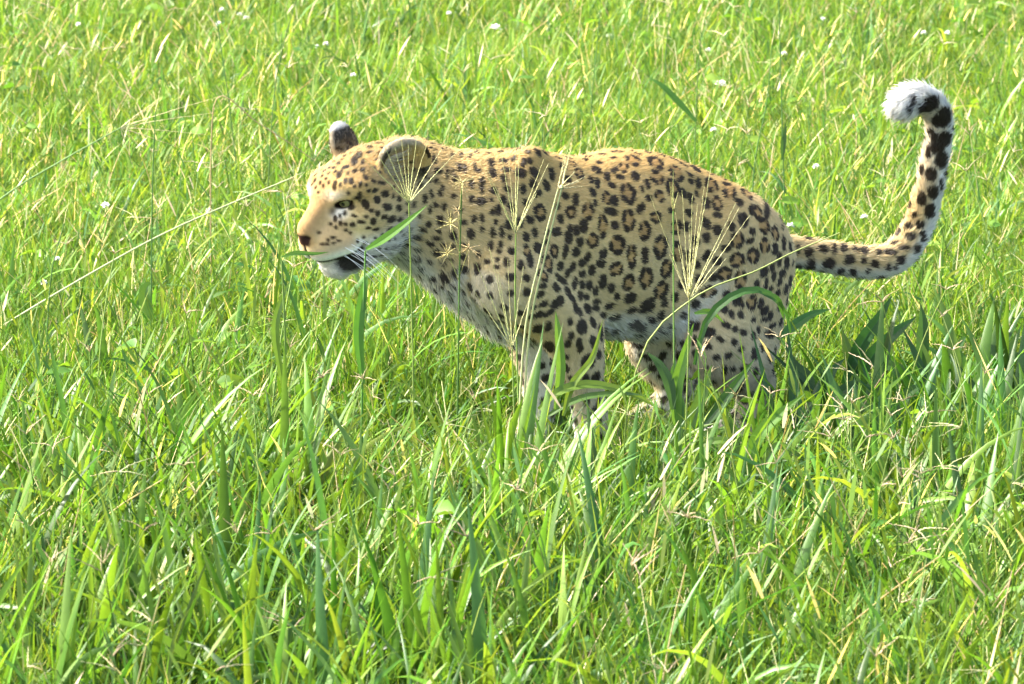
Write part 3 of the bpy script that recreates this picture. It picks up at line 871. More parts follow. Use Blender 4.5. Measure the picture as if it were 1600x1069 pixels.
def plant_material(name, rough=0.5, trans=0.42, gloss=0.014):
    """thin green leaf: reflects, lets light through, a little shine; colour per blade and per plant"""
    m, nt, out = new_mat(name)
    N, L = nt.nodes, nt.links
    at = N.new('ShaderNodeAttribute'); at.attribute_name = 'tint'
    ia = N.new('ShaderNodeAttribute'); ia.attribute_type = 'INSTANCER'; ia.attribute_name = 'shade'
    oi = N.new('ShaderNodeObjectInfo')
    geo = N.new('ShaderNodeNewGeometry')
    no = N.new('ShaderNodeTexNoise'); no.inputs['Scale'].default_value = 60
    no.inputs['Detail'].default_value = 2
    L.new(geo.outputs['Position'], no.inputs['Vector'])
    hsv = N.new('ShaderNodeHueSaturation')
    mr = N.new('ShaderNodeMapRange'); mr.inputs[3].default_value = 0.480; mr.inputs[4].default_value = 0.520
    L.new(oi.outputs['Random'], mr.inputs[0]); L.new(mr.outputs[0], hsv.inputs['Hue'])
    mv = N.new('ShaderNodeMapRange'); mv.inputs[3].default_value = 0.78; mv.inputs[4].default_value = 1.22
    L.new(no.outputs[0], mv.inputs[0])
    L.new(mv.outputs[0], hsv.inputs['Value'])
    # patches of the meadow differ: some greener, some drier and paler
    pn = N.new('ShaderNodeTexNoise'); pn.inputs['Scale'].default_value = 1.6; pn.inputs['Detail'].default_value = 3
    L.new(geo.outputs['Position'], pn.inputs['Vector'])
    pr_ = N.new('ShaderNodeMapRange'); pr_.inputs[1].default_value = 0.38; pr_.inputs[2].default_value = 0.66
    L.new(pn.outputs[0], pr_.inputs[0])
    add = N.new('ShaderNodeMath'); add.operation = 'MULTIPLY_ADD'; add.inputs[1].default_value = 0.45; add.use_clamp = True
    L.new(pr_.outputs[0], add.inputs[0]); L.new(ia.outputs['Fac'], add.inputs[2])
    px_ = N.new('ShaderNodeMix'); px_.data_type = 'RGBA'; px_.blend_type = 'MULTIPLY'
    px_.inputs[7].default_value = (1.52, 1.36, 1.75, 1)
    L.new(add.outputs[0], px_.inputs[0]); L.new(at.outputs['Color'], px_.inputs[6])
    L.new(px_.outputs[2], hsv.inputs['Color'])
    d = N.new('ShaderNodeBsdfDiffuse'); L.new(hsv.outputs[0], d.inputs['Color'])
    t = N.new('ShaderNodeBsdfTranslucent')
    tm = N.new('ShaderNodeMix'); tm.data_type = 'RGBA'; tm.blend_type = 'MULTIPLY'; tm.inputs[0].default_value = 1.0
    tm.inputs[7].default_value = (1.35, 1.25, 0.55, 1)
    L.new(hsv.outputs[0], tm.inputs[6]); L.new(tm.outputs[2], t.inputs['Color'])
    ms = N.new('ShaderNodeMixShader'); ms.inputs[0].default_value = trans
    L.new(d.outputs[0], ms.inputs[1]); L.new(t.outputs[0], ms.inputs[2])
    g = N.new('ShaderNodeBsdfGlossy'); g.inputs['Roughness'].default_value = rough
    m2 = N.new('ShaderNodeMixShader'); m2.inputs[0].default_value = gloss
    L.new(ms.outputs[0], m2.inputs[1]); L.new(g.outputs[0], m2.inputs[2])
    L.new(m2.outputs[0], out.inputs[0])
    return m

GREEN = np.array([0.074, 0.160, 0.015])
YELLOW = np.array([0.122, 0.195, 0.024])
DEEP = np.array([0.032, 0.090, 0.014])
BLUE = np.array([0.068, 0.150, 0.032])
STRAW = np.array([0.42, 0.36, 0.20])
PALE = np.array([0.40, 0.42, 0.20])
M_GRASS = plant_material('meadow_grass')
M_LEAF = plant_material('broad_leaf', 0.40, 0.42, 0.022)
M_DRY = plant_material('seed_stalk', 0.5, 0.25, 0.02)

def strips(base, height, width, az, lean, bend, segs=4, tint=None, fold=0.0, twist=None, droop=0.0, tipw=0.0, belly=0.35):
    """many blades at once -> V, F, C.  Each blade starts at base, rises, leans towards az and bends over"""
    n = len(base)
    V = []; W = []
    az = np.asarray(az); dirh = np.stack([np.cos(az), np.sin(az), np.zeros(n)], -1)
    p = np.array(base, float)
    ang = np.array(lean, float)
    t_step = 1.0 / segs
    cents, dirs = [p.copy()], []
    for k in range(segs):
        d = dirh * np.sin(ang)[:, None] + UP * np.cos(ang)[:, None]
        dirs.append(d)
        p = p + d * (height * t_step)[:, None]
        cents.append(p.copy())
        ang = ang + bend * t_step * (0.4 + 1.2 * (k + 1) / segs)
    dirs.append(dirs[-1])
    tw = np.zeros(n) if twist is None else twist
    side0 = np.stack([-np.sin(az), np.cos(az), np.zeros(n)], -1)
    cols = 3 if fold else 2
    verts = np.zeros((n, segs + 1, cols, 3))
    for k in range(segs + 1):
        t = k / segs
        # blade outline: narrow at the sheath, widest at `belly`, pointed
        w = width * (np.clip(0.45 + 0.55 * t / belly, 0, 1) if t < belly else np.maximum(tipw, 1 - ((t - belly) / (1 - belly)) ** 1.7)) * 0.5
        nm = np.cross(side0, dirs[k])
        a = tw * t
        sd = side0 * np.cos(a)[:, None] + nm * np.sin(a)[:, None]
        up = np.cross(dirs[k], sd)
        if cols == 2:
            verts[:, k, 0] = cents[k] - sd * w[:, None]; verts[:, k, 1] = cents[k] + sd * w[:, None]
        else:
            verts[:, k, 0] = cents[k] - sd * w[:, None] - up * (w * fold)[:, None]
            verts[:, k, 1] = cents[k]
            verts[:, k, 2] = cents[k] + sd * w[:, None] - up * (w * fold)[:, None]
    idx = np.arange(n * (segs + 1) * cols).reshape(n, segs + 1, cols)
    F = []
    for c in range(cols - 1):
        F.append(np.stack([idx[:, :-1, c], idx[:, :-1, c + 1], idx[:, 1:, c + 1], idx[:, 1:, c]], -1).reshape(-1, 4))
    C = np.repeat(tint, (segs + 1) * cols, axis=0)
    return verts.reshape(-1, 3), np.concatenate(F), C

def tube(path, r0, r1, sides=4):
    path = np.asarray(path, float); n = len(path)
    d = nrm(np.gradient(path, axis=0))
    ref = np.array([0.3, 0.9, 0.2])
    a = nrm(np.cross(d, ref)); b = np.cross(d, a)
    r = np.linspace(r0, r1, n) if np.isscalar(r1) else np.asarray(r1)
    V = np.concatenate([[path[i] + r[i] * (math.cos(k * 2 * math.pi / sides) * a[i] + math.sin(k * 2 * math.pi / sides) * b[i]) for k in range(sides)] for i in range(n)])
    F = [(i * sides + k, i * sides + (k + 1) % sides, (i + 1) * sides + (k + 1) % sides, (i + 1) * sides + k) for i in range(n - 1) for k in range(sides)]
    return V, np.array(F)

def merge(parts):
    V, F, C, o = [], [], [], 0
    for v, f, c in parts:
        V.append(v); F.append(f + o); o += len(v)
        C.append(np.broadcast_to(c, (len(v), 3)))
    return np.concatenate(V), np.concatenate(F), np.concatenate(C)

def plant_mesh(name, V, F, C, mat):
    m = mesh_from(name, V, F)
    a = m.attributes.new('tint', 'FLOAT_COLOR', 'POINT')
    a.data.foreach_set('color', np.concatenate([C, np.ones((len(C), 1))], 1).astype(np.float32).ravel())
    m.materials.append(mat)
    return m

def pal(n, wts, r, var=0.22):
    cols = np.array([GREEN, YELLOW, DEEP, BLUE, STRAW, PALE])
    k = r.choice(6, n, p=np.array(wts) / sum(wts))
    k2 = r.choice(4, n)
    c = cols[k]
    f = np.where(k < 4, 0.3, 0.1)[:, None] * r.random((n, 1))
    c = c * (1 - f) + cols[k2] * f
    return c * (1 - var + 2 * var * r.random((n, 1)))

gr = np.random.default_rng(21)
PROTO = bpy.data.collections.new('meadow_plants')        # sources of the grass, not in the scene themselves
n_proto = 0
KINDS = {}

def add_proto(kind, V, F, C, mat):
    global n_proto
    o = bpy.data.objects.new('tuft_%03d' % n_proto, plant_mesh('tuft', V, F, C, mat))
    PROTO.objects.link(o)
    KINDS.setdefault(kind, []).append(n_proto)
    n_proto += 1

def disc(n, R):
    a = gr.random(n) * 6.283; r = R * np.sqrt(gr.random(n))
    return np.stack([r * np.cos(a), r * np.sin(a), np.full(n, -0.008)], -1)

for i in range(9):          # fine grass
    n = 62
    V, F, C = strips(disc(n, 0.075), 0.06 + 0.12 * gr.random(n) ** 1.2, 0.0024 + 0.0026 * gr.random(n), gr.random(n) * 6.283,
                     np.abs(gr.normal(0, 0.6, n)), np.abs(gr.normal(0.4, 0.8, n)), 4, pal(n, (6, 6, 2, 1.5, 0.4, 0.5), gr), twist=gr.normal(0, 1.0, n))
    add_proto('fine', V, F, C, M_GRASS)
for i in range(8):          # fine grass, taller and more upright
    n = 40
    V, F, C = strips(disc(n, 0.07), 0.10 + 0.15 * gr.random(n), 0.0026 + 0.003 * gr.random(n), gr.random(n) * 6.283,
                     np.abs(gr.normal(0, 0.25, n)), np.abs(gr.normal(0.3, 0.55, n)), 5, pal(n, (6, 4, 3, 1.5, 0.25, 0.4), gr), twist=gr.normal(0, 0.9, n))
    add_proto('tall', V, F, C, M_GRASS)
for i in range(8):          # medium blades
    n = 15
    V, F, C = strips(disc(n, 0.05), 0.10 + 0.17 * gr.random(n), 0.005 + 0.0065 * gr.random(n), gr.random(n) * 6.283,
                     np.abs(gr.normal(0, 0.38, n)), np.abs(gr.normal(0.7, 0.8, n)), 6, pal(n, (6, 3, 4, 3, 0.04, 0.06), gr), fold=0.35, twist=gr.normal(0, 0.7, n))
    add_proto('medium', V, F, C, M_LEAF)
for i in range(7):          # broad blades bending right over
    n = 9
    V, F, C = strips(disc(n, 0.05), 0.14 + 0.18 * gr.random(n), 0.007 + 0.008 * gr.random(n), gr.random(n) * 6.283,
                     np.abs(gr.normal(0.35, 0.3, n)), 1.0 + 1.1 * gr.random(n), 8, pal(n, (6, 2, 4, 3, 0.03, 0.04), gr), fold=0.3, twist=gr.normal(0, 0.8, n), belly=0.3)
    add_proto('arch', V, F, C, M_LEAF)
for i in range(8):          # creeping stems with short leaves
    parts = []
    for s in range(7):
        b = disc(1, 0.06)[0]; az = gr.random() * 6.283; h = 0.10 + 0.16 * gr.random(); ln = abs(gr.normal(0.2, 0.4))
        t = np.linspace(0, 1, 6)
        path = b + np.outer(t * h, [math.cos(az) * math.sin(ln), math.sin(az) * math.sin(ln), math.cos(ln)]) + np.outer(t ** 2 * h * 0.25, [math.cos(az), math.sin(az), -0.3])
        c = pal(1, (3, 4, 1, 1, 1.2, 1.5), gr)[0]
        v, f = tube(path, 0.0012, 0.0007, 3); parts.append((v, f, c))
        for k in range(1, 6):
            m = 1
            v, f, cc = strips(path[k][None], np.array([0.03 + 0.045 * gr.random()]), np.array([0.003 + 0.003 * gr.random()]), np.array([az + k * 2.6 + gr.random()]),
                              np.array([0.5 + 0.4 * gr.random()]), np.array([0.5 * gr.random()]), 3, pal(1, (5, 5, 2, 2, 0.3, 0.5), gr))
            parts.append((v, f, cc))
    V, F, C = merge(parts)
    add_proto('stemmy', V, F, C, M_GRASS)

def oval_leaf(c, d, n, L_, W_, cup=0.15):
    """small oval leaf, 8 quads"""
    d = nrm(d); s = nrm(np.cross(n, d)); n = np.cross(d, s)
    V = []
    for t, w in ((0, 0.12), (0.25, 0.8), (0.55, 1.0), (0.82, 0.65), (1.0, 0.08)):
        for x in (-1, 0, 1):
            V.append(c + d * L_ * t + s * W_ * 0.5 * w * x + n * (abs(x) * w * cup * W_ - 0.35 * t * t * L_ * 0.5))
    F = [(i * 3 + j, i * 3 + j + 1, i * 3 + j + 4, i * 3 + j + 3) for i in range(4) for j in range(2)]
    return np.array(V), np.array(F)

def herb(r, nst, h0, h1, L0, L1, per):
    parts = []
    for s in range(nst):
        b = np.append(r.normal(0, 0.035, 2), -0.005); az = r.random() * 6.283; h = h0 + (h1 - h0) * r.random()
        t = np.linspace(0, 1, 4)
        path = b + np.outer(t * h, [math.cos(az) * 0.35, math.sin(az) * 0.35, 0.93])
        c = pal(1, (4, 3, 2, 1, 0, 0.5), r)[0]
        v, f = tube(path, 0.0013, 0.0008, 3); parts.append((v, f, c))
        for k in range(per):
            a = az + k * 2.2 + r.random()
            n = nrm([0.35 * math.cos(a + 1), 0.35 * math.sin(a + 1), 1])
            v, f = oval_leaf(path[-1 - (k // 3) % 2], np.array([math.cos(a), math.sin(a), 0.25 * r.normal()]), n, L0 + (L1 - L0) * r.random(), (L0 + (L1 - L0) * r.random()) * 0.62)
            parts.append((v, f, pal(1, (5, 3, 3, 1, 0, 0), r)[0]))
    return merge(parts)
for i in range(6):
    V, F, C = herb(gr, 6, 0.05, 0.13, 0.016, 0.032, 4)
    add_proto('herb', V, F, C, M_LEAF)
for i in range(5):          # dead straw
    n = 9
    V, F, C = strips(disc(n, 0.07), 0.08 + 0.16 * gr.random(n), 0.0016 + 0.002 * gr.random(n), gr.random(n) * 6.283,
                     np.abs(gr.normal(0.3, 0.5, n)), gr.normal(0.2, 0.8, n), 4, pal(n, (0, 0.3, 0, 0, 5, 3), gr), twist=gr.normal(0, 1.5, n))
    add_proto('straw', V, F, C, M_DRY)

def spike(a, b, r, c, r_, sag=0.03, bumps=12, sides=3):
    """one finger of a seed head: a slim stalk beaded with grains"""
    a = np.asarray(a, float); b = np.asarray(b, float)
    t = np.linspace(0, 1, bumps * 2 + 1)
    L_ = np.linalg.norm(b - a)
    path = a + np.outer(t, b - a) - np.outer(np.sin(t * math.pi / 2) ** 2 * t * L_ * sag, UP)
    path[1:] += r_.normal(0, r * 0.25, (len(t) - 1, 3))
    rad = r * np.where(np.arange(len(t)) % 2 == 1, 1.15, 0.62) * np.clip(1.15 - t, 0.35, 1) * np.clip(0.35 + t * 5, 0, 1)
    v, f = tube(path, 0, rad, sides)
    cc = np.repeat((c * (0.8 + 0.4 * r_.random((len(t), 1)))), sides, axis=0)
    return v, f, cc
for i in range(5):          # little seed heads on thin stalks
    parts = []
    for s in range(3):
        b = disc(1, 0.06)[0]; az = gr.random() * 6.283; h = 0.17 + 0.14 * gr.random(); ln = abs(gr.normal(0.1, 0.25))
        top = b + h * np.array([math.cos(az) * math.sin(ln), math.sin(az) * math.sin(ln), math.cos(ln)])
        v, f = tube(np.linspace(b, top, 4), 0.0010, 0.0007, 3); parts.append((v, f, pal(1, (3, 3, 1, 1, 1, 2), gr)[0]))
        for k in range(gr.integers(2, 5)):
            a = gr.random() * 6.283; e = 0.1 + 0.9 * gr.random()
            q = top + (0.03 + 0.03 * gr.random()) * np.array([math.cos(a) * math.cos(e), math.sin(a) * math.cos(e), math.sin(e)])
            parts.append(spike(top, q, 0.0013, STRAW * 0.8 if gr.random() < 0.6 else PALE * 0.8, gr, 0.15, 6))
    V, F, C = merge(parts)
    add_proto('seed', V, F, C, M_DRY)

# ---- ground
gm, nt, out = new_mat('meadow_soil')
no = nt.nodes.new('ShaderNodeTexNoise'); no.inputs['Scale'].default_value = 9; no.inputs['Detail'].default_value = 8
tc = nt.nodes.new('ShaderNodeTexCoord'); nt.links.new(tc.outputs['Object'], no.inputs['Vector'])
rp = nt.nodes.new('ShaderNodeValToRGB')
rp.color_ramp.elements[0].position = 0.35; rp.color_ramp.elements[0].color = (0.012, 0.014, 0.006, 1)
rp.color_ramp.elements[1].position = 0.68; rp.color_ramp.elements[1].color = (0.035, 0.045, 0.013, 1)
nt.links.new(no.outputs[0], rp.inputs[0])
b = nt.nodes.new('ShaderNodeBsdfDiffuse'); nt.links.new(rp.outputs[0], b.inputs[0]); nt.links.new(b.outputs[0], out.inputs[0])
N_ = 60
xs = np.sign(np.linspace(-1, 1, N_)) * np.abs(np.linspace(-1, 1, N_)) ** 3 * 220
GX, GY = np.meshgrid(xs, xs + 2, indexing='ij')
V = np.stack([GX.ravel(), GY.ravel(), np.zeros(GX.size)], -1)
ii = np.arange(N_ * N_).reshape(N_, N_)
F = np.stack([ii[:-1, :-1], ii[1:, :-1], ii[1:, 1:], ii[:-1, 1:]], -1).reshape(-1, 4)
g = bpy.data.objects.new('meadow', mesh_from('meadow', V, F)); COL.objects.link(g)
g.data.materials.append(gm)
tag(g, 'flat earth of the meadow under the grass', None, None, 'structure')

# ---- where every tuft of grass stands
def scatter(n, y0, y1, margin=0.8):
    Y = y0 + (y1 - y0) * gr.random(n)
    hw = (Y + CAM_D) * 800 / FPX / math.cos(PITCH) + margin
    wmax = hw.max()
    X = (gr.random(n) * 2 - 1) * wmax
    k = np.abs(X) < hw
    return X[k], Y[k]

BODY_A = (ORG + BACK * ts[0])[:2]; BODY_B = (ORG + BACK * ts[-1])[:2]
def body_dist(x, y):
    p = np.stack([x, y], -1); ab = BODY_B - BODY_A
    t = np.clip(((p - BODY_A) @ ab) / (ab @ ab), 0, 1)
    return np.linalg.norm(p - BODY_A - t[:, None] * ab, axis=1)

rows = []
def layer(kind, dens, y0, y1, s0, s1, patch=0.0, pscale=2.0, seed=1, margin=0.8, lo=0.0, shade=None):
    area = (y1 - y0) * 2 * ((y1 + CAM_D) * 800 / FPX + margin)
    X, Y = scatter(int(dens * area), y0, y1, margin)
    nz = value_noise(np.stack([X * pscale, Y * pscale * 0.8, np.zeros(len(X))], -1), seed)
    keep = gr.random(len(X)) < np.clip(1 - patch + patch * 2.4 * (nz - 0.28), 0, 1)
    X, Y, nz = X[keep], Y[keep], nz[keep]
    bd = body_dist(X, Y)
    s = s0 + (s1 - s0) * gr.random(len(X))
    front = Y < X * math.tan(PSI)
    s = s * np.where(front, 0.44 + 0.56 * smoothstep(0.16, 0.62, bd), 0.55 + 0.45 * smoothstep(0.10, 0.35, bd))
    s = s * np.where(np.hypot((X - 0.62) / 0.34, (Y - 0.08) / 0.42) < 1, 0.62, 1.0)
    k = gr.choice(KINDS[kind], len(X))
    rows.append(np.stack([X, Y, s, gr.random(len(X)) * 6.283, k, gr.normal(0, 0.10, len(X)), gr.normal(0, 0.10, len(X))], -1))

near, mid, far = (-2.6, -0.35), (-0.35, 1.1), (1.1, 6.5)
layer('fine', 300, *near, 0.7, 1.3, 0.5)
layer('tall', 110, *near, 0.7, 1.25, 0.8, 1.7, 5)
layer('medium', 120, *near, 0.7, 1.35, 0.7, 2.3, 6)
layer('stemmy', 110, *near, 0.8, 1.4, 0.7, 2, 7)
layer('arch', 75, *near, 0.7, 1.25, 0.7, 2.2, 15)
layer('arch', 45, *mid, 0.6, 1.0, 0.7, 2.2, 15)
layer('arch', 16, *far, 0.55, 0.9, 0.7, 2.2, 15)
layer('herb', 36, *near, 0.8, 1.4, 0.8, 2.4, 8)
layer('straw', 26, *near, 0.7, 1.2, 0.7, 2, 9)
layer('seed', 9, *near, 0.8, 1.15, 0.7, 2, 10)
layer('fine', 480, *mid, 0.65, 1.1, 0.35)
layer('tall', 130, *mid, 0.65, 1.05, 0.5, 1.7, 5)
layer('medium', 60, *mid, 0.65, 1.1, 0.6, 2.3, 6)
layer('stemmy', 90, *mid, 0.7, 1.1, 0.5, 2, 7)
layer('herb', 30, *mid, 0.7, 1.2, 0.8, 2.4, 8)
layer('straw', 14, *mid, 0.7, 1.1, 0.7, 2, 9)
layer('seed', 7, *mid, 0.75, 1.1, 0.7, 2, 10)
layer('fine', 700, *far, 0.5, 0.85, 0.35)
layer('tall', 60, *far, 0.6, 1.0, 0.6, 1.5, 5)
layer('medium', 22, *far, 0.6, 1.0, 0.8, 1.9, 6)
layer('stemmy', 90, *far, 0.65, 1.0, 0.5, 2, 7)
layer('herb', 40, *far, 0.6, 1.1, 0.8, 1.7, 8)
layer('straw', 14, *far, 0.6, 1.1, 0.7, 2, 9)
layer('seed', 4, *far, 0.7, 1.0, 0.7, 2, 10)
layer('fine', 60, 6.5, 22, 1.0, 1.8, 0.3, 1, 11, 3.0)
layer('tall', 25, 6.5, 22, 1.0, 1.6, 0.5, 1, 12, 3.0)
T = np.concatenate(rows)
print('tufts', len(T), round(time.time() - T0, 1))

pm = bpy.data.meshes.new('grass')
pm.vertices.add(len(T))
pm.vertices.foreach_set('co', np.concatenate([T[:, :2], np.zeros((len(T), 1))], 1).astype(np.float32).ravel())
def attr(n, ty, data, key='value'):
    a = pm.attributes.new(n, ty, 'POINT'); a.data.foreach_set(key, data)
attr('size', 'FLOAT', T[:, 2].astype(np.float32))
attr('turn', 'FLOAT_VECTOR', np.stack([T[:, 5], T[:, 6], T[:, 3]], -1).astype(np.float32).ravel(), 'vector')
attr('which', 'INT', T[:, 4].astype(np.int32))
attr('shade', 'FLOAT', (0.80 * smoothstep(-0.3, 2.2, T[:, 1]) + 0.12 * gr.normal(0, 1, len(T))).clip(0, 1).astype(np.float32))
grass = bpy.data.objects.new('grass', pm); COL.objects.link(grass)
tag(grass, 'bright green meadow grass of fine blades and low herbs covering the ground', 'grass', None, 'stuff')
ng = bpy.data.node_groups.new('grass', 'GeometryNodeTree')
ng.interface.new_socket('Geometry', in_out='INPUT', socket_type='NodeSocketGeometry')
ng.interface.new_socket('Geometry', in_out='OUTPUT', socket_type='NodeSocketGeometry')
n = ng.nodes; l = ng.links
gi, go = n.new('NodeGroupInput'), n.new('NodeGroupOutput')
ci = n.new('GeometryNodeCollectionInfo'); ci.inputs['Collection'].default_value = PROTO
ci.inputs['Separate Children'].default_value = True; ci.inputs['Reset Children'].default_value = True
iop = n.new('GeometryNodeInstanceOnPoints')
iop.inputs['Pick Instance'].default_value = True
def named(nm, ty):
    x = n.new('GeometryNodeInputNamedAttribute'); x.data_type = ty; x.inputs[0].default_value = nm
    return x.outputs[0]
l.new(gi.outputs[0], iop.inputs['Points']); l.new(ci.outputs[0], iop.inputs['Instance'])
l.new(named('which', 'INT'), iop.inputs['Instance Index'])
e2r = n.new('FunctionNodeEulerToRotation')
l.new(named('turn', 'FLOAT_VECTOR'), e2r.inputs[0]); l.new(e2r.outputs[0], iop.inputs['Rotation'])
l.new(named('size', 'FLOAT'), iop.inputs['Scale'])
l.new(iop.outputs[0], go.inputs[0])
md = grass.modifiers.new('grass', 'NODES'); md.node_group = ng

# ================================================================== PLANTS ONE CAN TELL APART
pr = np.random.default_rng(77)

def where(loc):
    x, y = project(np.array([loc[0], loc[1], 0.05]))
    v = 'bottom edge' if y > 930 else 'near grass' if y > 740 else 'level with legs' if y > 560 else 'level with body' if y > 330 else 'behind the leopard' if y > 150 else 'top edge'
    h = 'far left' if x < 230 else 'left of head' if x < 470 else 'in line with head' if x < 700 else 'in line with shoulders' if x < 930 else 'in line with haunch' if x < 1240 else 'in line with tail' if x < 1480 else 'far right'
    return v + ', ' + h

def empty(name, loc, label, cat, group=None):
    o = bpy.data.objects.new(name, None); COL.objects.link(o)
    o.location = loc
    o.empty_display_size = 0.05
    return tag(o, label, cat, group, 'thing')

def part(name, V, F, C, mat, parent, origin):
    o = bpy.data.objects.new(name, plant_mesh(name, np.asarray(V) - origin, F, C, mat)); COL.objects.link(o)
    o.parent = parent
    return o

def child(name, V, F, C, mat, parent):
    o = bpy.data.objects.new(name, plant_mesh(name, V, F, C, mat)); COL.objects.link(o)
    o.parent = parent
    return o

def copy_plant(root, loc, rz, sc, label=None):
    r = root.copy(); COL.objects.link(r)
    r.location = loc; r.rotation_euler = (pr.normal(0, 0.06), pr.normal(0, 0.06), rz); r.scale = (sc, sc, sc)
    if label: r['label'] = label
    for ch in root.children:
        c = ch.copy(); COL.objects.link(c); c.parent = r
        for gch in ch.children:
            d = gch.copy(); COL.objects.link(d); d.parent = c
    return r

def smooth_path(pts, n):
    p = np.asarray(pts, float)
    if len(p) == 2: return p[0] + np.outer(np.linspace(0, 1, n), p[1] - p[0])
    x = np.arange(len(p), dtype=float); xi = np.linspace(0, len(p) - 1, n)
    return np.stack([catmull(xi, x, p[:, i]) for i in range(3)], -1)

def leaf_along(path, width, tint, face=None, fold=0.3, belly=0.3, n=12):
    """a grass leaf with a midrib, following a path in space"""
    c = smooth_path(path, n)
    d = nrm(np.gradient(c, axis=0))
    face = np.array([0.1, -0.75, 0.6]) if face is None else np.asarray(face, float)
    s = nrm(np.cross(d, face)); u = np.cross(s, d)
    V = []; C = []
    for i in range(n):
        t = i / (n - 1)
        w = width * 0.5 * (min(1, 0.4 + 0.6 * t / belly) if t < belly else max(0.03, 1 - ((t - belly) / (1 - belly)) ** 2.0))
        for x, dz in ((-1, fold), (-0.12, 0.06), (0, 0.0), (0.12, 0.06), (1, fold)):
            V.append(c[i] + s[i] * w * x + u[i] * w * dz)
            C.append(tint * (1.25 if x == 0 else (0.96 if abs(x) < 0.5 else 1.0)))
    F = [(i * 5 + j, i * 5 + j + 1, i * 5 + j + 6, i * 5 + j + 5) for i in range(n - 1) for j in range(4)]
    return np.array(V), np.array(F), np.array(C)

def stem_part(parent, origin, path, r0, r1, tint, n=14, name='stem'):
    c = smooth_path(path, n)
    v, f = tube(c, r0, r1, 5)
    return part(name, v, f, np.broadcast_to(tint, (len(v), 3)) * (0.9 + 0.2 * pr.random((len(v), 1))), M_DRY, parent, origin)

def fan_plant(label, node, tips, stem, rad=0.0011, tint=None, stint=None, leaves=(), group='seed heads before the leopard', sag=0.03, name='seed_head_grass', srad=(0.0016, 0.0011)):
    """a grass with a fan of slim seed spikes: root on the ground at stem[0]"""
    base = np.asarray(stem[0], float)
    e = empty(name, base, label, 'grass plant', group)
    stem_part(e, base, list(stem) + [node], srad[0], srad[1], np.array([0.16, 0.25, 0.06]) if stint is None else stint)
    tint = np.array([0.36, 0.38, 0.17]) if tint is None else tint
    for t in tips:
        v, f, c = spike(node, t, rad, tint, pr, sag, 16)
        part('spike', v, f, c, M_DRY, e, base)
    for path, w, tn in leaves:
        v, f, c = leaf_along(path, w, tn)
        part('leaf', v, f, c, M_LEAF, e, base)
    return e

def base_at(px, Y):
    return np.array([P(px, ground_row(Y), Y)[0], Y, -0.005])

def PT(lst, Y, dy=0.0):
    """picture places to points at depth Y, each a little nearer or farther than the last"""
    return [P(x, y, Y + dy * (i - (len(lst) - 1) / 2)) for i, (x, y) in enumerate(lst)]

# --- the stalks standing between the camera and the leopard
Y = -0.42
fan_plant('pale seed head fanning out over the ear of the leopard, on a straight green stalk', P(639, 318, Y),
          PT([(558, 235), (578, 220), (595, 211), (617, 228), (627, 214), (638, 224), (651, 212), (667, 222), (690, 230), (714, 234)], Y, 0.012),
          [base_at(648, Y), P(645, 560, Y)])
Y = -0.40
fan_plant('seed head spread like a hand over the shoulder of the leopard', P(806, 366, Y),
          PT([(748, 243), (762, 262), (782, 230), (795, 250), (806, 215), (812, 225), (850, 245), (857, 252), (838, 300)], Y, 0.012),
          [base_at(816, Y), P(808, 560, Y), P(805, 460, Y)])
Y = -0.47
fan_plant('low seed head with its spikes across the chest of the leopard', P(800, 545, Y),
          PT([(743, 405), (765, 382), (778, 420), (793, 400), (818, 412), (832, 450), (740, 450)], Y, 0.012),
          [base_at(808, Y), P(803, 640, Y)])
Y = -0.45
fan_plant('densest pale seed head, over the haunch of the leopard', P(1077, 470, Y),
          PT([(1016, 300), (1049, 287), (1066, 292), (1082, 299), (1090, 315), (1101, 285), (1112, 250), (1150, 312), (1155, 320), (1172, 331), (1135, 401), (1092, 360), (1077, 346), (1060, 380), (1046, 395)], Y, 0.008),
          [base_at(1066, Y), P(1074, 600, Y)])
fan_plant('thin dark stalk with narrow seed head before the belly', P(1052, 330, -0.36),
          PT([(1046, 282), (1052, 262), (1060, 300)], -0.36, 0.01), [base_at(1056, -0.36), P(1053, 560, -0.36)], rad=0.0014, tint=np.array([0.22, 0.24, 0.08]))
# thick pale pair of stalks with a tufted top, at the dip of the back
Y = -0.44
for dx, lab in ((0, 'thick pale tufted stalk leaning right before the dip of the back'), (7, 'second, barer pale stalk close beside the tufted one')):
    fan_plant(lab, P(872 + dx, 296 - dx, Y), PT([(882 + dx, 240), (887 + dx, 232), (905, 282), (912, 290), (898, 268), (915, 275)] if dx == 0 else [(889, 236), (893, 228), (884, 250)], Y, 0.008),
              [base_at(805 + dx, Y), P(818 + dx, 540, Y), P(845 + dx, 400, Y)], rad=0.0014, srad=(0.0019, 0.0014), stint=np.array([0.36, 0.40, 0.20]), tint=np.array([0.40, 0.38, 0.20]))

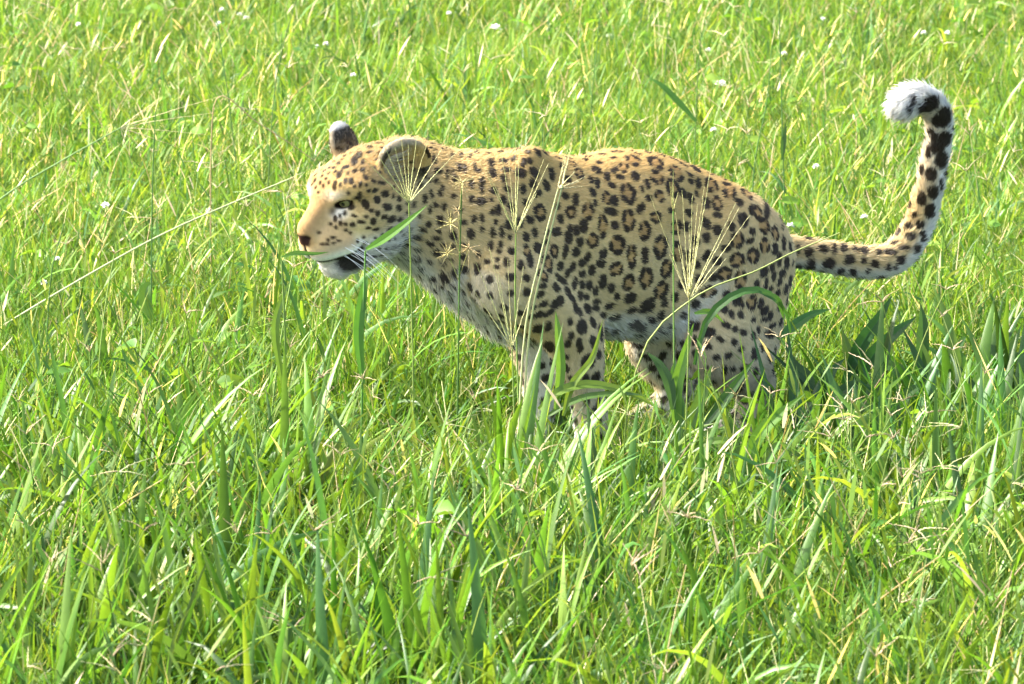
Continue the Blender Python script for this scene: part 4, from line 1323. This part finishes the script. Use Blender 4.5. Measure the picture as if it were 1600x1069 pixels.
# sedge with starry tufts
Y = -0.50
base = base_at(712, Y)
e = empty('sedge', base, 'dark sedge stalk with starry straw coloured tufts over the neck of the leopard', 'sedge')
stem_part(e, base, [base, P(716, 560, Y), P(718, 420, Y), P(722, 285, Y)], 0.0016, 0.0010, np.array([0.07, 0.15, 0.03]))
for (cx, cy), R in (((722, 285), 24), ((704, 350), 22), ((700, 396), 22), ((733, 388), 24), ((716, 330), 12)):
    ctr = P(cx, cy, Y); parts_ = []
    for k in range(15):
        d = nrm(pr.normal(0, 1, 3) * np.array([1, 1, 0.7]))
        parts_.append(spike(ctr, ctr + d * R / S * (0.6 + 0.6 * pr.random()), 0.0009, np.array([0.42, 0.36, 0.16]), pr, 0.05, 4))
    v, f = tube(smooth_path([P(718, cy + 45, Y), ctr], 4), 0.0007, 0.0005, 3)
    parts_.append((v, f, np.array([0.2, 0.22, 0.07])))
    v, f, c = merge(parts_)
    part('seed_tuft', v, f, c, M_DRY, e, base)

def leaf_plant(label, px, Y, leaves, stem_top=None, group=None, dark=False, cat='grass plant', name='broad_leaf_grass'):
    base = base_at(px, Y)
    e = empty(name, base, label, cat, group)
    if stem_top is not None:
        stem_part(e, base, [base] + stem_top, 0.0022, 0.0014, np.array([0.12, 0.22, 0.05]))
    for pts, w, tn in leaves:
        v, f, c = leaf_along(PT(pts, Y, 0.01), w / S, tn)
        part('leaf', v, f, c, M_LEAF, e, base)
    return e

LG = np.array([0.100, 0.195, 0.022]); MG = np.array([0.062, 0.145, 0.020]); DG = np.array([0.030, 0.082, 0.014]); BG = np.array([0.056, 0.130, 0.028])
leaf_plant('bright green leaf blade slanting across the throat of the leopard', 566, -0.55, [([(572, 390), (598, 375), (632, 350), (668, 320)], 13, LG), ([(567, 600), (560, 520), (568, 455), (574, 430)], 16, MG)], [P(566, 560, -0.55), P(571, 392, -0.55)])
leaf_plant('narrow leaf lying level under the nose of the leopard', 445, -0.50, [([(440, 402), (462, 396), (490, 397), (514, 394)], 8, MG), ([(445, 620), (430, 520), (440, 470), (452, 440)], 12, MG)], [P(446, 560, -0.5), P(440, 404, -0.5)])
leaf_plant('dark broad leaf arching over the hind leg of the leopard', 1080, -0.30, [([(1085, 570), (1105, 500), (1150, 460), (1195, 456), (1228, 490), (1238, 540)], 13, DG), ([(1085, 490), (1110, 488), (1132, 505)], 10, MG), ([(1190, 458), (1215, 470), (1225, 500)], 12, DG)])
leaf_plant('broad leaf arching low before the forefoot of the leopard', 835, -0.40, [([(842, 640), (868, 615), (905, 602), (950, 604), (1000, 622), (1040, 645)], 15, LG * 0.9), ([(840, 660), (900, 625), (960, 615), (1010, 618)], 11, BG), ([(868, 640), (876, 580), (872, 520), (868, 486)], 15, LG), ([(880, 650), (895, 600), (925, 560), (942, 500)], 12, LG)])
leaf_plant('upright green blades standing between the legs of the leopard', 1060, -0.38, [([(1062, 690), (1055, 620), (1068, 560), (1084, 505)], 20, LG), ([(1070, 700), (1085, 650), (1100, 610), (1112, 570)], 20, MG), ([(1062, 690), (1060, 640), (1052, 590), (1055, 562)], 18, BG), ([(1010, 550), (1030, 570), (1045, 600), (1052, 640)][::-1], 18, DG), ([(1075, 690), (1120, 640), (1150, 600), (1180, 560)], 18, DG)])
leaf_plant('long light green blade reaching up to the right below the hind foot', 1165, -0.55, [([(1160, 760), (1180, 690), (1215, 650), (1258, 615)], 20, LG), ([(1165, 765), (1150, 700), (1110, 690), (1060, 720)], 14, MG), ([(1170, 765), (1210, 700), (1235, 705), (1262, 720)], 13, BG)])
# stalks lying across
def stalk(label, pts, Y, base_px, r=0.0017, tint=None, tip=None, group=None, name='grass_stalk', leaves=(), dY=0.0):
    base = base_at(base_px, Y)
    e = empty(name, base, label, 'grass stalk', group)
    t = np.array([0.17, 0.24, 0.08]) if tint is None else tint
    stem_part(e, base, [base] + [P(x, y, Y + dY * i) for i, (x, y) in enumerate(pts)], r, r * 0.6, t, 18)
    if tip:
        for a, b in tip:
            v, f, c = spike(P(*a, Y + dY * (len(pts) - 1)), P(*b, Y + dY * (len(pts) - 1)), 0.0012, np.array([0.38, 0.36, 0.18]), pr, 0.04, 10)
            part('spike', v, f, c, M_DRY, e, base)
    for lp, w, tn in leaves:
        v, f, c = leaf_along(PT(lp, Y, 0.01), w / S, tn)
        part('leaf', v, f, c, M_LEAF, e, base)
    return e
stalk('straight stalk slanting across the thigh of the leopard to the tail root', [(1000, 560), (1085, 465), (1180, 424), (1240, 394), (1312, 364)], -0.33, 960, tint=np.array([0.20, 0.27, 0.08]))
stalk('long pale stalk rising from the left edge towards the face of the leopard', [(0, 512), (120, 440), (250, 368), (380, 310), (452, 280)], 0.55, -160, 0.0022, np.array([0.30, 0.36, 0.18]), tip=[((452, 280), (474, 268)), ((440, 284), (470, 276))])
stalk('long dark stalk at the left edge ending in a spread of thin spikes', [(0, 312), (90, 255), (188, 200)], 1.6, -140, 0.0022, np.array([0.12, 0.20, 0.06]),
      tip=[((188, 200), q) for q in ((350, 142), (335, 170), (322, 205), (250, 150), (225, 235), (290, 230), (208, 260))])
stalk('arching thin brown stalk above the brow of the leopard', [(330, 220), (345, 150), (400, 190), (450, 222), (490, 250)], 1.2, 330, 0.0014, np.array([0.30, 0.24, 0.12]))
for i, (pts, Yv, bx, lab) in enumerate([
        ([(368, 250), (352, 120), (330, -25)], 2.1, 376, 'dark upright stalk near the top left, leaning left'),
        ([(418, 300), (432, 120), (470, -25)], 2.0, 410, 'dark upright stalk near the top left, leaning right'),
        ([(1226, 330), (1220, 120), (1216, -30)], 1.6, 1228, 'straight dark stalk rising past the top edge between back and tail'),
        ([(1085, 250), (1090, 120), (1096, 50)], 2.2, 1080, 'dark stalk above the middle of the back of the leopard'),
        ([(1038, 180), (1040, 90), (1046, 20)], 2.8, 1036, 'thin stalk above the loins of the leopard, near the top edge'),
        ([(1180, 250), (1198, 160), (1206, 70)], 2.0, 1172, 'leaning stalk above the rump of the leopard'),
        ([(925, 150), (934, 60), (940, -20)], 2.9, 920, 'pale stalk at the top edge above the shoulders of the leopard'),
        ([(724, 160), (728, 60), (735, -20)], 2.9, 722, 'thin stalk at the top edge right of the ears'),
        ([(72, 560), (80, 430), (100, 350)], 0.3, 70, 'dark stalk low at the left edge of the meadow'),
        ([(236, 500), (238, 300), (243, 175)], 0.5, 234, 'straight stalk left of the face with a folded leaf halfway up')]):
    lv = []
    if i == 2: lv = [([(1222, 250), (1225, 215), (1228, 190)], 10, DG)]
    if i == 3: lv = [([(1088, 190), (1060, 160), (1035, 135), (1012, 120)], 14, MG)]
    if i == 9: lv = [([(238, 500), (226, 470), (230, 448), (240, 442)], 22, MG)]
    stalk(lab, pts, Yv, bx, 0.0016, np.array([0.09, 0.17, 0.05]), leaves=lv, tip=[(pts[-1], (pts[-1][0] + 8, pts[-1][1] - 40))] if pts[-1][1] > 0 else None)

# pale closed seed head at the bottom edge
Y = -1.30
fan_plant('pale closed bundle of seed spikes at the bottom edge of the meadow', P(672, 1062, Y), PT([(688, 952), (692, 950), (696, 958), (684, 965), (699, 968)], Y, 0.004), [base_at(660, Y)],
          rad=0.0026, tint=np.array([0.46, 0.46, 0.28]), srad=(0.003, 0.003), group=None)

# broad leaves right of the leopard, dark greens standing for its shadow
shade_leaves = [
    (1350, 0.30, [([(1318, 600), (1345, 540), (1372, 500), (1394, 462)], 24, DG), ([(1330, 610), (1360, 560), (1400, 520), (1432, 495)], 24, DG), ([(1345, 620), (1330, 570), (1322, 540), (1316, 515)], 20, MG)], 'broad leaves coloured dark for shade, fanning up right of the hind leg, nearest the tail root'),
    (1430, 0.36, [([(1440, 590), (1441, 540), (1442, 505), (1438, 474)], 22, DG), ([(1430, 600), (1465, 570), (1490, 550), (1512, 520)], 26, BG), ([(1430, 610), (1405, 580), (1380, 570), (1350, 572)], 22, DG)], 'tall pointed leaf coloured dark for shade, with broad ones at its foot, right of the leopard'),
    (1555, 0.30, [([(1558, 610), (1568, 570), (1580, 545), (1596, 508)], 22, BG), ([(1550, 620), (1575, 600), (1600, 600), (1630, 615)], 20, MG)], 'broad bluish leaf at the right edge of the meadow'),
    (1280, 0.10, [([(1228, 540), (1240, 570), (1260, 590), (1275, 610)][::-1], 22, DG), ([(1215, 530), (1240, 510), (1268, 492), (1298, 483)], 17, MG), ([(1270, 640), (1290, 600), (1300, 580), (1320, 560)], 20, DG), ([(1285, 640), (1320, 610), (1360, 600), (1400, 622)], 20, DG)], 'curled leaves coloured dark for shade, just behind the hind foot of the leopard'),
    (1400, -0.10, [([(1390, 690), (1400, 640), (1425, 610), (1455, 600)], 20, DG), ([(1400, 695), (1440, 660), (1480, 640), (1525, 628)], 20, DG), ([(1395, 695), (1370, 650), (1345, 630), (1322, 628)], 20, MG), ([(1395, 695), (1350, 670), (1320, 672), (1300, 690)], 18, DG)], 'low leaves coloured dark for shade, spreading in the shadow of the leopard'),
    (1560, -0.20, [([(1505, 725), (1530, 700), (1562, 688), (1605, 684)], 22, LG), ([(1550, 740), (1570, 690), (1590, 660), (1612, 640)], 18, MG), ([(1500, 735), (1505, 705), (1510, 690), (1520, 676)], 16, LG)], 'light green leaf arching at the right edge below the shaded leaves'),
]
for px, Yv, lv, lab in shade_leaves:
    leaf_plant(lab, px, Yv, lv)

# --- broad bladed grass plants, one prototype of each habit, then copies
def blade_proto(n, h0, h1, w0, w1, lean, bend, loc, label, group, cols, r):
    e = empty('broad_leaf_grass', loc, label, 'grass plant', group)
    for k in range(n):
        V, F, C = strips(np.append(r.normal(0, 0.012, 2), 0)[None], np.array([h0 + (h1 - h0) * r.random()]), np.array([w0 + (w1 - w0) * r.random()]),
                         np.array([r.random() * 6.283]), np.array([abs(r.normal(0, lean))]), np.array([abs(r.normal(0.3, bend))]), 10,
                         (cols[r.integers(len(cols))] * (0.85 + 0.3 * r.random()))[None], fold=0.32, twist=np.array([r.normal(0, 0.5)]), belly=0.25)
        child('leaf', V, F, C, M_LEAF, e)
    return e
near_lab = 'tall broad green plant'
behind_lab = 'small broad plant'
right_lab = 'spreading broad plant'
def spots_for(n, x0, x1, y0, y1, mind):
    out = []
    tries = 0
    while len(out) < n and tries < 6000:
        tries += 1
        px, py = x0 + (x1 - x0) * pr.random(), y0 + (y1 - y0) * pr.random()
        gp = G(px, py)
        if body_dist(gp[:1], gp[1:2])[0] < 0.27: continue
        if all((gp[0] - q[0]) ** 2 + (gp[1] - q[1]) ** 2 > mind ** 2 for q in out): out.append(gp)
    return out
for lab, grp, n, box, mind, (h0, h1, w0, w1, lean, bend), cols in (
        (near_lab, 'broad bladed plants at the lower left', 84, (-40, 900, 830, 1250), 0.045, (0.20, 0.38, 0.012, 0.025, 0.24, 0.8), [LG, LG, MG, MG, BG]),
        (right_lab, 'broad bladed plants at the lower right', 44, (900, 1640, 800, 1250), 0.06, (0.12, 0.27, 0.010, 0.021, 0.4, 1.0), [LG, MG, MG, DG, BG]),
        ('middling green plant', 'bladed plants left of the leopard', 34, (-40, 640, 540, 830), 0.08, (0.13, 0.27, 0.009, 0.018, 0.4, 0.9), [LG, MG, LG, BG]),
        ('broad shade-darkened plant', 'bladed plants coloured dark for the shadow', 60, (1190, 1600, 630, 790), 0.042, (0.14, 0.27, 0.016, 0.029, 0.55, 1.0), [DG, MG, DG, BG]),  # dark greens put the leopard's shadow into the leaf colour
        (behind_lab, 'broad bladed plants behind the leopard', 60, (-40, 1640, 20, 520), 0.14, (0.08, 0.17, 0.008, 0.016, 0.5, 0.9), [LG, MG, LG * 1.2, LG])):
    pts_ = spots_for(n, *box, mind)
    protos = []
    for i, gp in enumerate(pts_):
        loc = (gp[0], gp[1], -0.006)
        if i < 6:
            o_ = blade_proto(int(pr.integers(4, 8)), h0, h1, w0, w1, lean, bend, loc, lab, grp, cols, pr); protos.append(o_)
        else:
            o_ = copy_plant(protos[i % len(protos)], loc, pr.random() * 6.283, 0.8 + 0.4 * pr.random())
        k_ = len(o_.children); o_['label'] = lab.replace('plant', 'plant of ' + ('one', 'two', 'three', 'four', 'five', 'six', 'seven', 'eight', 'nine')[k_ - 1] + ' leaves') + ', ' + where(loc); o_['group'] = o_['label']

# --- seed heads scattered through the meadow
def finger_proto(loc, label, group, h, nsp, L_, r, col):
    e = empty('seed_head_grass', loc, label, 'grass plant', group)
    az = r.random() * 6.283
    path = np.outer(np.linspace(0, 1, 8) * h, UP) + np.outer(np.linspace(0, 1, 8) ** 2 * h * 0.25, [math.cos(az), math.sin(az), -0.1])
    v, f = tube(path, 0.0014, 0.0009, 4)
    child('stem', v, f, np.broadcast_to(np.array([0.16, 0.24, 0.06]), (len(v), 3)), M_DRY, e)
    top = path[-1]
    for k in range(nsp):
        a = 6.283 * k / nsp + r.random(); el = 0.15 + 1.0 * r.random()
        v, f, c = spike(top, top + L_ * (0.7 + 0.5 * r.random()) * np.array([math.cos(a) * math.cos(el), math.sin(a) * math.cos(el), math.sin(el)]), 0.00135, col * (0.8 + 0.4 * r.random()), r, 0.25, 10)
        child('spike', v, f, c, M_DRY, e)
    return e
for lab, grp, n, box, hs, Ls, col in (
        ('thin stalk with straw coloured seed spikes', 'seed heads in the near grass', 44, (0, 1600, 720, 1200), (0.20, 0.34), (0.03, 0.055), np.array([0.36, 0.31, 0.17])),
        ('thin stalk with pale seed spikes', 'seed heads in the grass behind the leopard', 36, (0, 1600, 10, 560), (0.16, 0.32), (0.03, 0.05), np.array([0.44, 0.40, 0.24]))):
    protos = []
    for i, gp in enumerate(spots_for(n, *box, 0.08)):
        loc = (gp[0], gp[1], -0.004)
        if i < 6:
            o_ = finger_proto(loc, lab, grp, hs[0] + (hs[1] - hs[0]) * pr.random(), int(pr.integers(2, 6)), Ls[0] + (Ls[1] - Ls[0]) * pr.random(), pr, col); protos.append(o_)
        else: o_ = copy_plant(protos[i % len(protos)], loc, pr.random() * 6.283, 0.8 + 0.4 * pr.random())
        o_['label'] = lab + ', ' + where(loc); o_['group'] = 'seed heads ' + where(loc)

# --- leafy weeds
def weed_proto(loc, label, group, r, big):
    e = empty('leafy_weed', loc, label, 'weed', group)
    for s in range(int(r.integers(2, 5))):
        az = r.random() * 6.283; h = (0.07 + 0.08 * r.random()) * big
        path = np.outer(np.linspace(0, 1, 5) * h, [math.cos(az) * 0.35, math.sin(az) * 0.35, 0.94])
        v, f = tube(path, 0.0016, 0.001, 4)
        st = child('stem', v, f, np.broadcast_to(np.array([0.14, 0.22, 0.06]), (len(v), 3)), M_DRY, e)
        for k in range(4):
            a = az + 1.7 * k + r.random() * 0.6
            v, f = oval_leaf(path[4 - k % 3], np.array([math.cos(a), math.sin(a), 0.1]), nrm([0.6 * r.normal(), 0.6 * r.normal(), 0.8]), (0.018 + 0.018 * r.random()) * big, (0.012 + 0.010 * r.random()) * big)
            child('leaf', v, f, np.broadcast_to([LG, MG, LG * 1.15][r.integers(3)], (len(v), 3)), M_LEAF, st)
    return e
for lab, grp, n, box, big in (('low weed with small oval leaves', 'leafy weeds behind the leopard', 44, (0, 1600, 10, 520), 0.9),
                              ('low weed with rounded leaves', 'leafy weeds in the near grass', 26, (0, 1600, 700, 1120), 1.1)):
    protos = []
    for i, gp in enumerate(spots_for(n, *box, 0.09)):
        loc = (gp[0], gp[1], 0.02 if big < 1 else 0.05)
        loc = (gp[0], gp[1], -0.004)
        if i < 5:
            o_ = weed_proto(loc, lab, grp, pr, big * 1.1); protos.append(o_)
        else: o_ = copy_plant(protos[i % len(protos)], loc, pr.random() * 6.283, 0.9 + 0.4 * pr.random())
        o_['label'] = lab + ', ' + where(loc); o_['group'] = 'weeds ' + where(loc)

# --- white flowers
M_WHITE, nt, out = new_mat('petal')
b = nt.nodes.new('ShaderNodeBsdfDiffuse'); b.inputs[0].default_value = (0.80, 0.79, 0.74, 1); nt.links.new(b.outputs[0], out.inputs[0])
def flower_proto(loc, label, group, r, h=0.14, big=1.0):
    e = empty('white_flower', loc, label, 'flower', group)
    top = np.array([0.01 * r.normal(), 0.01 * r.normal(), h])
    v, f = tube(np.linspace([0, 0, 0], top, 4), 0.0013, 0.001, 4)
    child('stem', v, f, np.broadcast_to(np.array([0.15, 0.23, 0.06]), (len(v), 3)), M_DRY, e)
    parts_ = []
    for k in range(14):
        a = k * 2.4; el = 0.1 + 1.2 * (k / 14)
        d = np.array([math.cos(a) * math.cos(el), math.sin(a) * math.cos(el), math.sin(el)])
        v, f = oval_leaf(top, d, nrm(UP + 0.01 - d * 0.3), 0.0085 * big, 0.0055 * big)
        parts_.append((v, f, np.array([0.8, 0.8, 0.75])))
    v, f, c = merge(parts_)
    child('flower_head', v, f, c, M_WHITE, e)
    return e
fl_px = [(765, 45), (1110, 132), (1104, 80), (378, 24), (362, 16), (386, 30), (350, 38), (152, 336), (1446, 52), (1240, 84), (1290, 30), (1478, 48), (1120, 205), (1275, 262), (505, 70), (700, 22), (96, 408), (1238, 372), (490, 75), (560, 118), (50, 440), (330, 332), (1360, 340), (120, 40)]
hero = {0: 'largest white flower, at the top edge above the shoulders', 1: 'white flower head above the middle of the back', 7: 'lone white flower head in the grass left of the face', 17: 'white flower peeping out above the root of the tail'}
protos = []
for i, (px, py) in enumerate(fl_px):
    h = 0.13
    gp = G(px, py, h)
    lab, grp = hero.get(i, 'small white flower, ' + where(gp)), 'white flowers ' + where(gp)
    big = 1.7 if i in (0, 1) else (1.3 if i in hero else 1.0)
    if i < 4: o_ = flower_proto((gp[0], gp[1], 0), lab, grp, pr, h, big); protos.append(o_)
    else: o_ = copy_plant(protos[2 + i % 2], (gp[0], gp[1], 0), pr.random() * 6.283, 1.0 if i not in hero else 1.15, lab)
    o_['group'] = grp
# --- leaf clumps along the far edge, colours darkened to stand for shadow there
for i, gp in enumerate(spots_for(26, 1170, 1620, -14, 6, 0.05) + spots_for(4, 835, 905, -10, 8, 0.05)):
    lab = 'leafy clump coloured dark for the shaded far edge of the meadow'
    loc = (gp[0], gp[1], -0.006)
    if i < 5:
        o_ = blade_proto(8, 0.09, 0.16, 0.014, 0.026, 0.7, 1.0, loc, lab, 'clumps coloured dark for the shaded far edge', [DG * 0.7, DG * 0.6, MG * 0.6], pr)
        if i == 0: far_protos = []
        far_protos.append(o_)
    else: o_ = copy_plant(far_protos[i % 5], loc, pr.random() * 6.283, 0.8 + 0.5 * pr.random())
    o_['label'] = lab + ', ' + where(gp).replace('top edge, ', ''); o_['group'] = o_['label']
print('all', round(time.time() - T0, 1), len(bpy.data.objects))
